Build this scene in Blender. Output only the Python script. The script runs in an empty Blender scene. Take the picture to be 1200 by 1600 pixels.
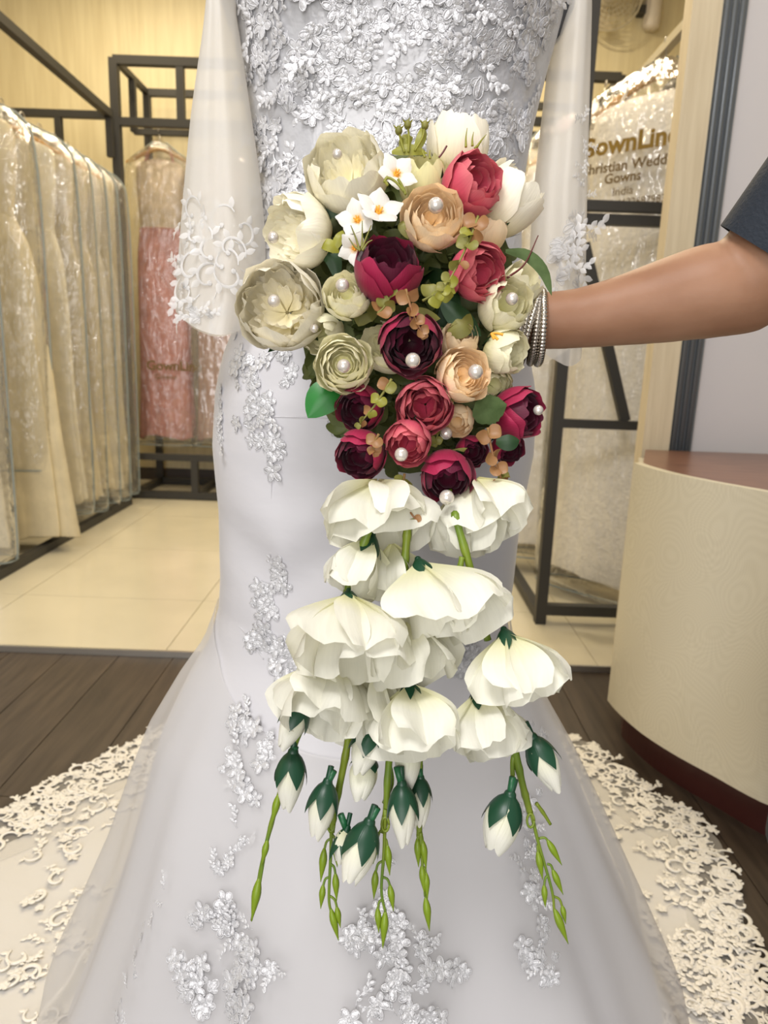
import bpy, math, random
import numpy as np
from mathutils import Vector, Matrix
from mathutils.bvhtree import BVHTree
random.seed(7); rng = np.random.RandomState(7)
SC = bpy.context.scene; COL = SC.collection
PI = math.pi

# ------------------------------------------------------------------ camera
FPX, HCAM, PITCH, ROLL = 1100.0, 1.0, math.radians(12.5), math.radians(2.0)
_f = np.array([0, math.cos(PITCH), -math.sin(PITCH)]); _d = np.array([0, -math.sin(PITCH), -math.cos(PITCH)]); _r = np.array([1., 0, 0])
CR = math.cos(ROLL)*_r - math.sin(ROLL)*_d            # image right
CD = math.sin(ROLL)*_r + math.cos(ROLL)*_d            # image down
EYE = np.array([0, 0, HCAM])
cd = bpy.data.cameras.new('camera'); cam = bpy.data.objects.new('camera', cd); COL.objects.link(cam); SC.camera = cam
cd.sensor_fit = 'HORIZONTAL'; cd.sensor_width = 36; cd.lens = 36*FPX/1200; cd.clip_start = 0.02
cam.matrix_world = Matrix(((CR[0], -CD[0], -_f[0], 0), (CR[1], -CD[1], -_f[1], 0), (CR[2], -CD[2], -_f[2], HCAM), (0, 0, 0, 1)))
cd.dof.use_dof = True; cd.dof.focus_distance = 0.64; cd.dof.aperture_fstop = 11

# ------------------------------------------------------------------ light and exposure
W = bpy.data.worlds.new('world'); SC.world = W; W.use_nodes = True
W.node_tree.nodes['Background'].inputs[0].default_value = (1, .96, .9, 1); W.node_tree.nodes['Background'].inputs[1].default_value = .35
def area(name, loc, size, power, col, target=None, sy=None):
    l = bpy.data.lights.new(name, 'AREA'); l.energy = power; l.color = col; l.size = size
    if sy: l.shape = 'RECTANGLE'; l.size_y = sy
    o = bpy.data.objects.new(name, l); COL.objects.link(o); o.location = loc
    d = Vector(target)-Vector(loc) if target else Vector((0, 0, -1))
    o.rotation_euler = d.to_track_quat('-Z', 'Y').to_euler(); return o
COOL, NEUT, WARM = (1, .975, .97), (1, .93, .82), (1, .84, .58)
area('ceiling_panel', (-.5, -.45, 2.75), .6, 34, COOL, (0, .9, .8))
area('shop_front_daylight', (-.6, -2.6, 1.25), 2.4, 65, COOL, (0, .9, .95), 2.2)
area('ceiling_panel', (.6, .1, 2.88), .3, 6, COOL)
for x, y, p in ((-1.15, 1.5, 3), (.95, 1.45, 7), (-1.0, 2.9, 18), (.1, 3.0, 12), (-1.7, 4.3, 27), (.5, 4.3, 32), (-.4, 4.6, 15), (.55, 2.9, 12)):
    area('downlight', (x, y, 3.44), .14, p, WARM)
SC.view_settings.view_transform = 'Standard'; SC.view_settings.look = 'None'; SC.view_settings.gamma = 1
SC.view_settings.use_curve_mapping = False; SC.view_settings.exposure = 0.13
SC.cycles.transparent_max_bounces = 24

# ------------------------------------------------------------------ helpers
def ray(x, y): return _f + 0*_r + ((x-600)/FPX)*CR + ((y-800)/FPX)*CD
def P(x, y, t): return EYE + ray(x, y)*t                       # point at distance t along the view axis
def atY(x, y, Y): d = ray(x, y); return EYE + d*(Y/d[1])
def atZ(x, y, z): d = ray(x, y); return EYE + d*((z-HCAM)/d[2])
def camdir(r, u, t): v = r*CR - u*CD - t*_f; return v/np.linalg.norm(v)
def nrm(v): return v/(np.linalg.norm(v)+1e-12)

ORG = {}
class MB:
    def __init__(s): s.v = []; s.f = []; s.uv = []; s.n = 0
    def add(s, v, f, uv=None):
        v = np.asarray(v, float); k = s.n; s.v.append(v); s.f += [tuple(i+k for i in q) for q in f]
        s.uv.append(np.zeros((len(v), 2)) if uv is None else np.asarray(uv, float)); s.n += len(v); return s
    def grid(s, G, closed=False, uv=None, cap=False):
        G = np.asarray(G, float); nv, nu = G.shape[:2]; F = []
        for i in range(nv-1):
            for j in range(nu if closed else nu-1):
                F.append((i*nu+j, i*nu+(j+1) % nu, (i+1)*nu+(j+1) % nu, (i+1)*nu+j))
        if cap: F += [tuple(range(nu))[::-1], tuple((nv-1)*nu+j for j in range(nu))]
        if uv is None:
            a, b = np.meshgrid(np.linspace(0, 1, nu), np.linspace(0, 1, nv)); uv = np.stack([a, b], -1)
        return s.add(G.reshape(-1, 3), F, np.asarray(uv).reshape(-1, 2))
    def tube(s, path, rad, n=8, cap=True):
        p = np.asarray(path, float); m = len(p); r = np.broadcast_to(np.asarray(rad, float), (m,))
        T = np.gradient(p, axis=0); T /= np.linalg.norm(T, axis=1)[:, None]+1e-12
        a = np.array([0, 0, 1.]) if abs(T[0][2]) < .9 else np.array([1., 0, 0]); X = nrm(np.cross(a, T[0])); G = []
        th = np.linspace(0, 2*PI, n, endpoint=False)
        for i in range(m):
            X = nrm(X - T[i]*X.dot(T[i])); Y = np.cross(T[i], X)
            G.append(p[i]+r[i]*(np.cos(th)[:, None]*X+np.sin(th)[:, None]*Y))
        return s.grid(G, True, cap=cap)
    def ball(s, c, r, n=10, m=7, sc=(1, 1, 1)):
        ph = np.linspace(0.02, PI-.02, m); th = np.linspace(0, 2*PI, n, endpoint=False)
        G = [[(c[0]+r*sc[0]*math.sin(a)*math.cos(b), c[1]+r*sc[1]*math.sin(a)*math.sin(b), c[2]+r*sc[2]*math.cos(a)) for b in th] for a in ph]
        return s.grid(G, True, cap=True)
    def bar(s, a, b, w, h=None, up=(0, 0, 1)):
        a = np.asarray(a, float); b = np.asarray(b, float); h = h or w; T = nrm(b-a); up = np.asarray(up, float)
        if abs(T.dot(up)) > .95: up = np.array([0, 1., 0])
        X = nrm(np.cross(T, up))*w/2; Y = nrm(np.cross(X, T))*h/2
        V = [q+i*X+j*Y for q in (a, b) for i, j in ((-1, -1), (1, -1), (1, 1), (-1, 1))]
        return s.add(V, [(3, 2, 1, 0), (4, 5, 6, 7)]+[(i, (i+1) % 4, (i+1) % 4+4, i+4) for i in range(4)])
    def box(s, lo, hi):
        lo = np.asarray(lo, float); hi = np.asarray(hi, float); c = (lo+hi)/2
        return s.bar((lo[0], c[1], c[2]), (hi[0], c[1], c[2]), hi[1]-lo[1], hi[2]-lo[2])
    def prism(s, poly, z0, z1):
        n = len(poly); V = [(x, y, z0) for x, y in poly]+[(x, y, z1) for x, y in poly]
        return s.add(V, [tuple(range(n))[::-1], tuple(range(n, 2*n))]+[(i, (i+1) % n, (i+1) % n+n, i+n) for i in range(n)])
    def mb(s, o, M):
        M = np.array(M)
        for v in [np.concatenate(o.v)]: s.add(v@M[:3, :3].T+M[:3, 3], o.f, np.concatenate(o.uv))
        return s
    def arr(s): return np.concatenate(s.v)
    def mesh(s, name, mats, smooth=True, org=(0, 0, 0)):
        me = bpy.data.meshes.new(name); me.from_pydata((s.arr()-np.asarray(org)).tolist(), [], s.f)
        uv = np.concatenate(s.uv); ul = me.uv_layers.new(name='UVMap')
        li = np.empty(len(me.loops), int); me.loops.foreach_get('vertex_index', li)
        ul.data.foreach_set('uv', uv[li].ravel())
        if smooth: me.polygons.foreach_set('use_smooth', [True]*len(me.polygons))
        for m in (mats if isinstance(mats, (list, tuple)) else [mats]): me.materials.append(m)
        me.update(); return me
    def build(s, name, mat, parent=None, smooth=True, org=None, **kw):
        o0 = np.asarray(org if org is not None else (ORG[parent] if parent else (0, 0, 0)), float)
        o = bpy.data.objects.new(name, s.mesh(name, mat, smooth, o0)); return place(o, o0, parent, **kw)
    def bvh(s): return BVHTree.FromPolygons([Vector(v) for v in s.arr()], s.f)
def place(o, org, parent=None, **kw):
    COL.objects.link(o); org = np.asarray(org, float); ORG[o] = org
    o.location = org - (ORG[parent] if parent else 0)
    if parent: o.parent = parent
    return tag(o, **kw)
def tag(o, label=None, cat=None, group=None, kind=None):
    for k, v in (('label', label), ('category', cat), ('group', group), ('kind', kind)):
        if v: o[k] = v
    return o
def empty(name, loc, parent=None, **kw):
    return place(bpy.data.objects.new(name, None), loc, parent, **kw)
def inst(name, me, M, parent):
    o = bpy.data.objects.new(name, me); COL.objects.link(o); o.parent = parent
    o.matrix_local = Matrix.Translation(-Vector(ORG[parent])) @ M; return o
def basis(z, loc=(0, 0, 0), spin=0, sc=1, x=None):
    z = Vector(z).normalized(); xx = Vector(x) if x is not None else (Vector((0, 0, 1)) if abs(z.z) < .9 else Vector((1, 0, 0)))
    xx = (xx - z*xx.dot(z)).normalized(); yy = z.cross(xx)
    M = Matrix(((xx.x, yy.x, z.x, loc[0]), (xx.y, yy.y, z.y, loc[1]), (xx.z, yy.z, z.z, loc[2]), (0, 0, 0, 1)))
    S = sc if isinstance(sc, (tuple, list)) else (sc, sc, sc)
    return M @ Matrix.Rotation(spin, 4, 'Z') @ Matrix.Diagonal((*S, 1))
def spline(pts, n):
    pts = np.asarray(pts, float); k = len(pts)
    if k == 2: return pts[0]+(pts[1]-pts[0])*np.linspace(0, 1, n)[:, None]
    q = np.vstack([2*pts[0]-pts[1], pts, 2*pts[-1]-pts[-2]]); out = []
    for s in np.linspace(0, k-1-1e-9, n):
        i = int(s); u = s-i; a, b, c, d = q[i:i+4]
        out.append(.5*(2*b+(c-a)*u+(2*a-5*b+4*c-d)*u*u+(3*b-a-3*c+d)*u**3))
    return np.array(out)
def smooth1(a, k=3):
    a = np.asarray(a, float)
    for _ in range(k): a = np.concatenate([[a[0]], (a[:-2]+2*a[1:-1]+a[2:])/4, [a[-1]]])
    return a

# ------------------------------------------------------------------ materials
def M_(name, col, rough=.6, metal=0, spec=.5, bump=0, bscale=50, bstretch=(1, 1, 1), var=0, vscale=8, col2=None, alpha=None, transl=0, coat=0, sheen=0, sss=0, bdist=.002, vstretch=(1, 1, 1), coord='Object'):
    m = bpy.data.materials.new(name); m.use_nodes = True; nt = m.node_tree; N = nt.nodes; L = nt.links
    b = N['Principled BSDF']; b.inputs['Base Color'].default_value = (*col, 1); b.inputs['Roughness'].default_value = rough
    b.inputs['Metallic'].default_value = metal; b.inputs['Specular IOR Level'].default_value = spec
    if coat: b.inputs['Coat Weight'].default_value = coat; b.inputs['Coat Roughness'].default_value = .08
    if sheen: b.inputs['Sheen Weight'].default_value = sheen; b.inputs['Sheen Roughness'].default_value = .4
    if sss: b.inputs['Subsurface Weight'].default_value = sss; b.inputs['Subsurface Radius'].default_value = (.02, .008, .004); b.inputs['Subsurface Scale'].default_value = .3
    tc = N.new('ShaderNodeTexCoord')
    def noise(scale, st, det=4):
        mp = N.new('ShaderNodeMapping'); mp.inputs['Scale'].default_value = st; L.new(tc.outputs[coord], mp.inputs[0])
        n = N.new('ShaderNodeTexNoise'); n.inputs['Scale'].default_value = scale; n.inputs['Detail'].default_value = det; L.new(mp.outputs[0], n.inputs[0]); return n
    if var or col2:
        n = noise(vscale, vstretch); r = N.new('ShaderNodeMix'); r.data_type = 'RGBA'
        c2 = col2 or tuple(c*(1-var) for c in col); r.inputs[6].default_value = (*col, 1); r.inputs[7].default_value = (*c2, 1)
        mr = N.new('ShaderNodeMapRange'); mr.inputs[1].default_value = .35; mr.inputs[2].default_value = .65; L.new(n.outputs[0], mr.inputs[0])
        L.new(mr.outputs[0], r.inputs[0]); L.new(r.outputs[2], b.inputs['Base Color'])
    if bump:
        n = noise(bscale, bstretch); bp = N.new('ShaderNodeBump'); bp.inputs['Strength'].default_value = bump; bp.inputs['Distance'].default_value = bdist
        L.new(n.outputs[0], bp.inputs['Height']); L.new(bp.outputs[0], b.inputs['Normal'])
    out = N['Material Output']; sh = b.outputs[0]
    if transl:
        t = N.new('ShaderNodeBsdfTranslucent'); t.inputs[0].default_value = (*col, 1); x = N.new('ShaderNodeMixShader'); x.inputs[0].default_value = transl
        L.new(sh, x.inputs[1]); L.new(t.outputs[0], x.inputs[2]); sh = x.outputs[0]
    if alpha is not None:
        t = N.new('ShaderNodeBsdfTransparent'); x = N.new('ShaderNodeMixShader'); x.inputs[0].default_value = alpha
        L.new(t.outputs[0], x.inputs[1]); L.new(sh, x.inputs[2]); sh = x.outputs[0]
    L.new(sh, out.inputs[0]); return m
def M_petal(name, base, edge, transl=.22, rough=.6, vein=.10, tip=None, mid=.45):
    m = bpy.data.materials.new(name); m.use_nodes = True; nt = m.node_tree; N = nt.nodes; L = nt.links; b = N['Principled BSDF']
    b.inputs['Roughness'].default_value = rough; b.inputs['Specular IOR Level'].default_value = .25; b.inputs['Sheen Weight'].default_value = .08
    uv = N.new('ShaderNodeUVMap'); uv.uv_map = 'UVMap'; sp = N.new('ShaderNodeSeparateXYZ'); L.new(uv.outputs[0], sp.inputs[0])
    cr = N.new('ShaderNodeValToRGB'); e = cr.color_ramp.elements; e[0].position = .1; e[0].color = (*base, 1); e[1].position = mid+.3; e[1].color = (*edge, 1)
    if tip: q = e.new(1.0); q.color = (*tip, 1)
    L.new(sp.outputs[1], cr.inputs[0])
    mp = N.new('ShaderNodeMapping'); mp.inputs['Scale'].default_value = (16, 1.6, 1); L.new(uv.outputs[0], mp.inputs[0])
    n = N.new('ShaderNodeTexNoise'); n.inputs['Scale'].default_value = 1.6; n.inputs['Detail'].default_value = 5; L.new(mp.outputs[0], n.inputs[0])
    oi = N.new('ShaderNodeObjectInfo'); ad = N.new('ShaderNodeMath'); ad.operation = 'MULTIPLY_ADD'; ad.inputs[1].default_value = .16; ad.inputs[2].default_value = .92-vein
    L.new(oi.outputs['Random'], ad.inputs[0]); md = N.new('ShaderNodeMath'); md.operation = 'MULTIPLY_ADD'; md.inputs[1].default_value = 2*vein
    L.new(n.outputs[0], md.inputs[0]); L.new(ad.outputs[0], md.inputs[2])
    hs = N.new('ShaderNodeHueSaturation'); L.new(cr.outputs[0], hs.inputs['Color']); L.new(md.outputs[0], hs.inputs['Value']); L.new(hs.outputs[0], b.inputs['Base Color'])
    bp = N.new('ShaderNodeBump'); bp.inputs['Strength'].default_value = .35; bp.inputs['Distance'].default_value = .0012; L.new(n.outputs[0], bp.inputs['Height']); L.new(bp.outputs[0], b.inputs['Normal'])
    t = N.new('ShaderNodeBsdfTranslucent'); L.new(hs.outputs[0], t.inputs[0]); x = N.new('ShaderNodeMixShader'); x.inputs[0].default_value = transl
    L.new(b.outputs[0], x.inputs[1]); L.new(t.outputs[0], x.inputs[2]); L.new(x.outputs[0], N['Material Output'].inputs[0]); return m
def M_plastic(name, tint=(1, 1, 1), body=.07, bscale=22, gl=.16):
    m = bpy.data.materials.new(name); m.use_nodes = True; nt = m.node_tree; N = nt.nodes; L = nt.links; N.remove(N['Principled BSDF'])
    t = N.new('ShaderNodeBsdfTransparent'); t.inputs[0].default_value = (*tint, 1); g = N.new('ShaderNodeBsdfGlossy'); g.inputs['Roughness'].default_value = .11
    d = N.new('ShaderNodeBsdfDiffuse'); d.inputs[0].default_value = (.85, .86, .86, 1)
    tc = N.new('ShaderNodeTexCoord'); mp = N.new('ShaderNodeMapping'); mp.inputs['Scale'].default_value = (1, 1, .35); L.new(tc.outputs['Object'], mp.inputs[0])
    n = N.new('ShaderNodeTexNoise'); n.inputs['Scale'].default_value = bscale; n.inputs['Detail'].default_value = 3; n.inputs['Roughness'].default_value = .55; L.new(mp.outputs[0], n.inputs[0])
    bp = N.new('ShaderNodeBump'); bp.inputs['Strength'].default_value = 1; bp.inputs['Distance'].default_value = .03; L.new(n.outputs[0], bp.inputs['Height']); L.new(bp.outputs[0], g.inputs['Normal'])
    lw = N.new('ShaderNodeLayerWeight'); lw.inputs[0].default_value = .25; ma = N.new('ShaderNodeMath'); ma.operation = 'MULTIPLY_ADD'; ma.inputs[1].default_value = .5; ma.inputs[2].default_value = gl; L.new(lw.outputs['Fresnel'], ma.inputs[0])
    x1 = N.new('ShaderNodeMixShader'); x1.inputs[0].default_value = body; L.new(t.outputs[0], x1.inputs[1]); L.new(d.outputs[0], x1.inputs[2])
    x2 = N.new('ShaderNodeMixShader'); L.new(ma.outputs[0], x2.inputs[0]); L.new(x1.outputs[0], x2.inputs[1]); L.new(g.outputs[0], x2.inputs[2]); L.new(x2.outputs[0], N['Material Output'].inputs[0]); return m

MAT = dict(
 wallpaper=M_('wallpaper', (.66, .585, .38), .55, bump=.5, bscale=60, bstretch=(1, 1, .08), col2=(.58, .50, .31), vscale=26, vstretch=(1, 1, .07)),
 column=M_('column_paper', (.66, .57, .41), .6, bump=.4, bscale=90, bstretch=(1, 1, .1), col2=(.58, .49, .34), vscale=60, vstretch=(1, 1, .06)),
 ceiling=M_('ceiling_paint', (.75, .72, .66), .9),
 tile=M_('cream_tile', (.66, .61, .47), .12, var=.08, vscale=3), grout=M_('grout', (.42, .36, .25), .8),
 wood=M_('dark_plank', (.070, .050, .035), .42, col2=(.038, .027, .019), vscale=5, vstretch=(9, .7, 1), bump=.15, bscale=30, bstretch=(8, .6, 1)),
 woodb=M_('dark_plank_brown', (.080, .058, .041), .42, col2=(.045, .032, .023), vscale=6, vstretch=(9, .7, 1), bump=.15, bscale=30, bstretch=(8, .6, 1)),
 steel=M_('rack_steel', (.042, .040, .036), .5, spec=.35), alu=M_('aluminium', (.52, .50, .46), .3, metal=.8),
 greyframe=M_('grey_profile', (.13, .145, .16), .35, metal=.3), panel=M_('white_panel', (.60, .58, .60), .35), black=M_('dark_base', (.05, .04, .035), .6),
 laminate=None, plinth=M_('maroon_plinth', (.055, .014, .012), .35), ctop=M_('brown_top', (.22, .11, .07), .3, col2=(.15, .07, .045), vscale=8, vstretch=(1, 8, 1)),
 satin=M_('white_satin', (.59, .582, .605), .42, spec=.5, sheen=.2, bump=.25, bscale=9, bdist=.01, bstretch=(1, 1, 1.6)),
 bodice=M_('bodice_satin', (.47, .47, .485), .26, spec=.9, sheen=.2, bump=.7, bscale=22, bdist=.01),
 tulle=M_('white_tulle', (.80, .79, .79), .7, alpha=.54, transl=.35), slace=M_('sleeve_lace', (.80, .79, .78), .35, alpha=.6, transl=.2), tulle2=M_('sleeve_tulle', (.84, .82, .78), .6, alpha=.72, transl=.4, bump=.3, bscale=10, bdist=.01),
 net=M_('train_net', (.80, .78, .74), .7, alpha=.35, transl=.3), trainsat=M_('train_layers', (.73, .715, .69), .6, transl=.15, bump=.3, bscale=7, bdist=.02),
 lace=M_('lace_thread', (.76, .76, .78), .22, metal=.25, spec=.9, sheen=.2, bump=.8, bscale=320, bdist=.002, transl=.12), lacew=M_('ivory_lace', (.78, .755, .70), .45, bump=.5, bscale=200, bdist=.002),
 pearl=M_('pearl', (.74, .68, .61), .24, metal=.45, spec=.8, coat=1), bead=M_('bead', (.8, .8, .82), .1, metal=.7),
 leaf=M_('dark_leaf', (.010, .040, .010), .55, col2=(.018, .06, .012), vscale=40, transl=.1), leafb=M_('bright_leaf', (.015, .15, .02), .4, col2=(.02, .21, .03), vscale=30, transl=.15),
 leafg=M_('grey_leaf', (.045, .075, .022), .75, spec=.2, col2=(.075, .115, .04), vscale=70, bump=.4, bscale=120), olive=M_('olive_leaf', (.20, .20, .04), .5, col2=(.29, .27, .06), vscale=40, transl=.25),
 yleaf=M_('lime_leaf', (.36, .35, .04), .45, col2=(.27, .28, .04), vscale=40, transl=.3), copper=M_('copper_leaf', (.40, .17, .085), .45, col2=(.30, .19, .05), vscale=55, transl=.25),
 stem=M_('green_stem', (.12, .21, .02), .42, col2=(.20, .26, .02), vscale=25), stemd=M_('dark_sleeve', (.01, .10, .035), .4), calyx=M_('calyx_green', (.008, .055, .025), .38, transl=.05),
 pod=M_('seed_pod', (.22, .30, .01), .4, col2=(.15, .25, .01), vscale=60), twig=M_('red_twig', (.10, .012, .012), .4), yel=M_('yellow_stamen', (.75, .55, .03), .5), orange=M_('orange_throat', (.85, .38, .03), .5),
 moss=M_('filler_green', (.055, .075, .015), .6, col2=(.11, .13, .03), vscale=30, transl=.15),
 skin=M_('skin', (.33, .175, .103), .5, spec=.3, sss=.12, bump=.2, bscale=260, bdist=.0006, col2=(.27, .135, .075), vscale=16), navy=M_('navy_cloth', (.012, .018, .028), .8, bump=.5, bscale=300),
 silver=M_('silver', (.62, .57, .50), .22, metal=1), silverd=M_('silver_worn', (.42, .38, .33), .3, metal=1), nail=M_('nail', (.6, .33, .27), .25),
 hang=M_('hanger_wood', (.62, .33, .08), .4, col2=(.5, .25, .05), vscale=20), form=M_('form_cover', (.06, .065, .075), .7),
 bag=M_plastic('clear_plastic', body=.03, gl=.14), bagedge=M_('bag_seam', (.30, .35, .35), .35, alpha=.75), bagw=M_plastic('hazy_plastic', (1, 1, 1), .16, 18, .2),
 gcream=M_('cream_gown', (.64, .56, .38), .7, var=.12, vscale=14, bump=.5, bscale=30, bstretch=(1, 1, .5), bdist=.006), givory=M_('ivory_gown', (.70, .65, .52), .65, var=.14, vscale=16, bump=.6, bscale=40, bdist=.005),
 gwhite=M_('white_lace_gown', (.86, .82, .74), .6, var=.10, vscale=30, bump=.8, bscale=60, bdist=.006), gpink=M_('pink_gown', (.52, .23, .20), .7, var=.2, vscale=12, bump=.4, bscale=25, bstretch=(1, 1, .3), bdist=.006), gdust=M_('dusty_gown', (.46, .25, .19), .7, var=.2, vscale=12, bump=.4, bscale=25),
 gchamp=M_('champagne_gown', (.55, .44, .30), .7, var=.2, vscale=18, bump=.5, bscale=40), tagp=M_('paper_tag', (.75, .70, .55), .7), ink=M_('brown_ink', (.16, .10, .03), .5), inkg=M_('gold_ink', (.30, .19, .04), .35, metal=.3),
 plasw=M_('white_plastic', (.62, .56, .48), .4), fanm=M_('fan_wire', (.55, .50, .38), .4, metal=.3), blade=M_('fan_blade', (.60, .52, .36), .4), hair=M_('dark_hair', (.012, .008, .006), .45, bump=.5, bscale=60, bstretch=(1, 1, .1)),
)
def laminate():
    m = M_('cream_laminate', (.62, .57, .42), .35); nt = m.node_tree; N = nt.nodes; L = nt.links; b = N['Principled BSDF']
    tc = N.new('ShaderNodeTexCoord'); w = []
    for off, sc in (((.0, .0, .0), 60), ((.06, .02, .09), 60)):
        mp = N.new('ShaderNodeMapping'); mp.inputs['Location'].default_value = off; L.new(tc.outputs['UV'], mp.inputs[0])
        sn = N.new('ShaderNodeTexNoise'); sn.inputs['Scale'].default_value = 5; sn.inputs['Detail'].default_value = 0; L.new(mp.outputs[0], sn.inputs[0])
        k = N.new('ShaderNodeMath'); k.operation = 'MULTIPLY'; k.inputs[1].default_value = sc*4.0; L.new(sn.outputs[0], k.inputs[0])
        s = N.new('ShaderNodeMath'); s.operation = 'SINE'; L.new(k.outputs[0], s.inputs[0]); w.append(s)
    a = N.new('ShaderNodeMath'); a.operation = 'MULTIPLY'; L.new(w[0].outputs[0], a.inputs[0]); L.new(w[1].outputs[0], a.inputs[1])
    r = N.new('ShaderNodeMapRange'); r.inputs[1].default_value = -1; L.new(a.outputs[0], r.inputs[0])
    x = N.new('ShaderNodeMix'); x.data_type = 'RGBA'; x.inputs[6].default_value = (.60, .555, .43, 1); x.inputs[7].default_value = (.66, .615, .485, 1); L.new(r.outputs[0], x.inputs[0]); L.new(x.outputs[2], b.inputs['Base Color']); return m
MAT['laminate'] = laminate()
PET = dict(
 cream=M_petal('cream_petal', (.92, .84, .48), (.94, .90, .74), .18), ivory=M_petal('ivory_petal', (.93, .84, .52), (.93, .88, .73), .2),
 green=M_petal('green_cream_petal', (.82, .80, .38), (.91, .87, .63), .18), lemon=M_petal('lemon_petal', (.80, .76, .32), (.84, .80, .46), .28),
 peach=M_petal('peach_petal', (.93, .62, .28), (.95, .76, .50), .18), rose=M_petal('rose_petal', (.40, .03, .07), (.64, .09, .14), .14, tip=(.72, .18, .20)),
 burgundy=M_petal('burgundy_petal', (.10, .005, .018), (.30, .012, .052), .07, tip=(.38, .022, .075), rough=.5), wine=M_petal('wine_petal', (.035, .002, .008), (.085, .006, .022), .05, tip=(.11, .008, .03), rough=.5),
 white=M_petal('white_bloom_petal', (.82, .80, .48), (.87, .86, .76), .30, vein=.07, mid=.3), blossom=M_petal('blossom_petal', (.85, .55, .10), (.86, .84, .78), .25, mid=.05), bud=M_petal('bud_petal', (.75, .75, .50), (.86, .85, .75), .2, vein=.05))
#@@ROOM
# ================================================================== the room
XL, XR, YB, ZC, YE = -2.75, 2.2, 5.3, 3.5, 2.18
S = dict(kind='structure')
fl = MB().box((XL, .2, -.05), (XR, YE, -.006)).build('floor', MAT['black'], org=(0, 1.2, 0), smooth=False, **S)
x, k = -2.3, 0
while x < XR-.05:
    y = .25 - rng.rand()*.7; k += 1
    while y < YE:
        y1 = min(y+1.25, YE)
        if y1 > .4:
            MB().box((x+.0012, max(y, .22)+.0012, -.006), (min(x+.1788, XR), y1-.0012, rng.rand()*.0006)).build('plank', MAT['wood' if (k*7+int(y*10)) % 3 else 'woodb'], fl, smooth=False)
        y = y1
    x += .18
tf = MB().box((XL, YE, -.05), (XR, YB, .014)).build('floor', MAT['grout'], org=(0, 3.7, 0), smooth=False, **S)
ys = [YE, 2.67, 3.39, 4.11, 4.83, YB]; xs = [XL, -2.15, -1.43, -.71, .01, .73, 1.45, XR]
for a, b in zip(ys, ys[1:]):
    for c, d in zip(xs, xs[1:]):
        MB().box((c+.0015, a+.0015, .014), (d-.0015, b-.0015, .018)).build('tile', MAT['tile'], tf, smooth=False)
MB().box((XL, YE-.012, 0), (XR, YE-.001, .021)).build('trim_1', MAT['alu'], smooth=False, **S)
MB().box((XL, YB, 0), (XR, YB+.1, ZC)).build('wall_back', MAT['wallpaper'], smooth=False, **S)
MB().box((XL-.1, .2, 0), (XL, YB, ZC)).build('wall_left', MAT['wallpaper'], smooth=False, **S)
MB().box((XR, .2, 0), (XR+.1, YB, ZC)).build('wall_right', MAT['wallpaper'], smooth=False, **S)
MB().box((XL, .2, ZC), (XR, YB, ZC+.1)).build('ceiling', MAT['ceiling'], smooth=False, **S)
MB().box((XL, YB-.015, .018), (XR, YB, .11)).build('baseboard_back', MAT['black'], smooth=False, **S)
MB().box((XL, YE, .018), (XL+.015, YB-.02, .11)).build('baseboard_left', MAT['black'], smooth=False, **S)
MB().box((.800, 2.2, .018), (.884, 2.26, ZC)).build('wall_column', MAT['column'], smooth=False, **S)
tr = MB().box((.885, 2.205, .018), (.955, 2.30, ZC)).build('trim_2', MAT['greyframe'], smooth=False, **S)
for xx in (.890, .912, .934): MB().tube([(xx+.006, 2.203, .02), (xx+.006, 2.203, ZC-.01)], .0085, 8).build('frame_rib', MAT['greyframe'], tr)
MB().box((.956, 2.235, .018), (XR-.01, 2.27, ZC)).build('door_1', MAT['panel'], smooth=False, **S)

# ------------------------------------------------------------------ reception counter
px_edge = [(949, 1094), (965, 1113), (1000, 1144), (1050, 1177), (1110, 1210), (1200, 1258)]
cv = [atZ(x, y, .10)[:2] for x, y in px_edge]; cv += [cv[-1]+(cv[-1]-cv[-2])*.9+np.array([.03, .05]), cv[-1]+(cv[-1]-cv[-2])*1.7+np.array([.12, .16])]
cv = spline(cv, 34)
co = empty('reception_counter', (1.1, 1.6, 0), label='curved reception counter with cream patterned front and maroon plinth', cat='counter')
s = np.concatenate([[0], np.cumsum(np.linalg.norm(np.diff(cv, axis=0), axis=1))]); nv2 = np.gradient(cv, axis=0); nv2 = np.stack([nv2[:, 1], -nv2[:, 0]], 1); nv2 /= np.linalg.norm(nv2, axis=1)[:, None]
if nv2[10, 0] > 0: nv2 = -nv2
inn = cv-nv2*.022
zz = [.10, .32, .54, .757]
G = np.array([[(*p, z) for p in cv] for z in zz]); UV = np.array([[(q, z) for q in s] for z in zz])
m = MB().grid(G, uv=UV); m.grid(np.array([[(*p, z) for p in inn] for z in zz])[:, ::-1]); m.grid(np.array([[(*p, .757) for p in cv], [(*p, .757) for p in inn]])); m.grid(np.array([[(*p, .10) for p in inn], [(*p, .10) for p in cv]]))
m.add([(*cv[0], .1), (*inn[0], .1), (*inn[0], .757), (*cv[0], .757)], [(0, 1, 2, 3)])
m.build('front_panel', MAT['laminate'], co)
back = [(1.75, 2.17), (.80, 2.17)]
MB().prism([tuple(p) for p in inn-nv2*.002]+back, .725, .745).build('counter_top', MAT['ctop'], co, smooth=False, label='dark brown wooden top')
MB().prism([tuple(p) for p in (cv-nv2*.045)[1:]]+back, 0, .10).build('plinth', MAT['plinth'], co, smooth=False, label='dark maroon plinth')
MB().bar((inn[0][0]+.012, inn[0][1]+.012, .42), (.79, 2.165, .42), .018, .60).build('side_panel', MAT['laminate'], co, smooth=False)

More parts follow.
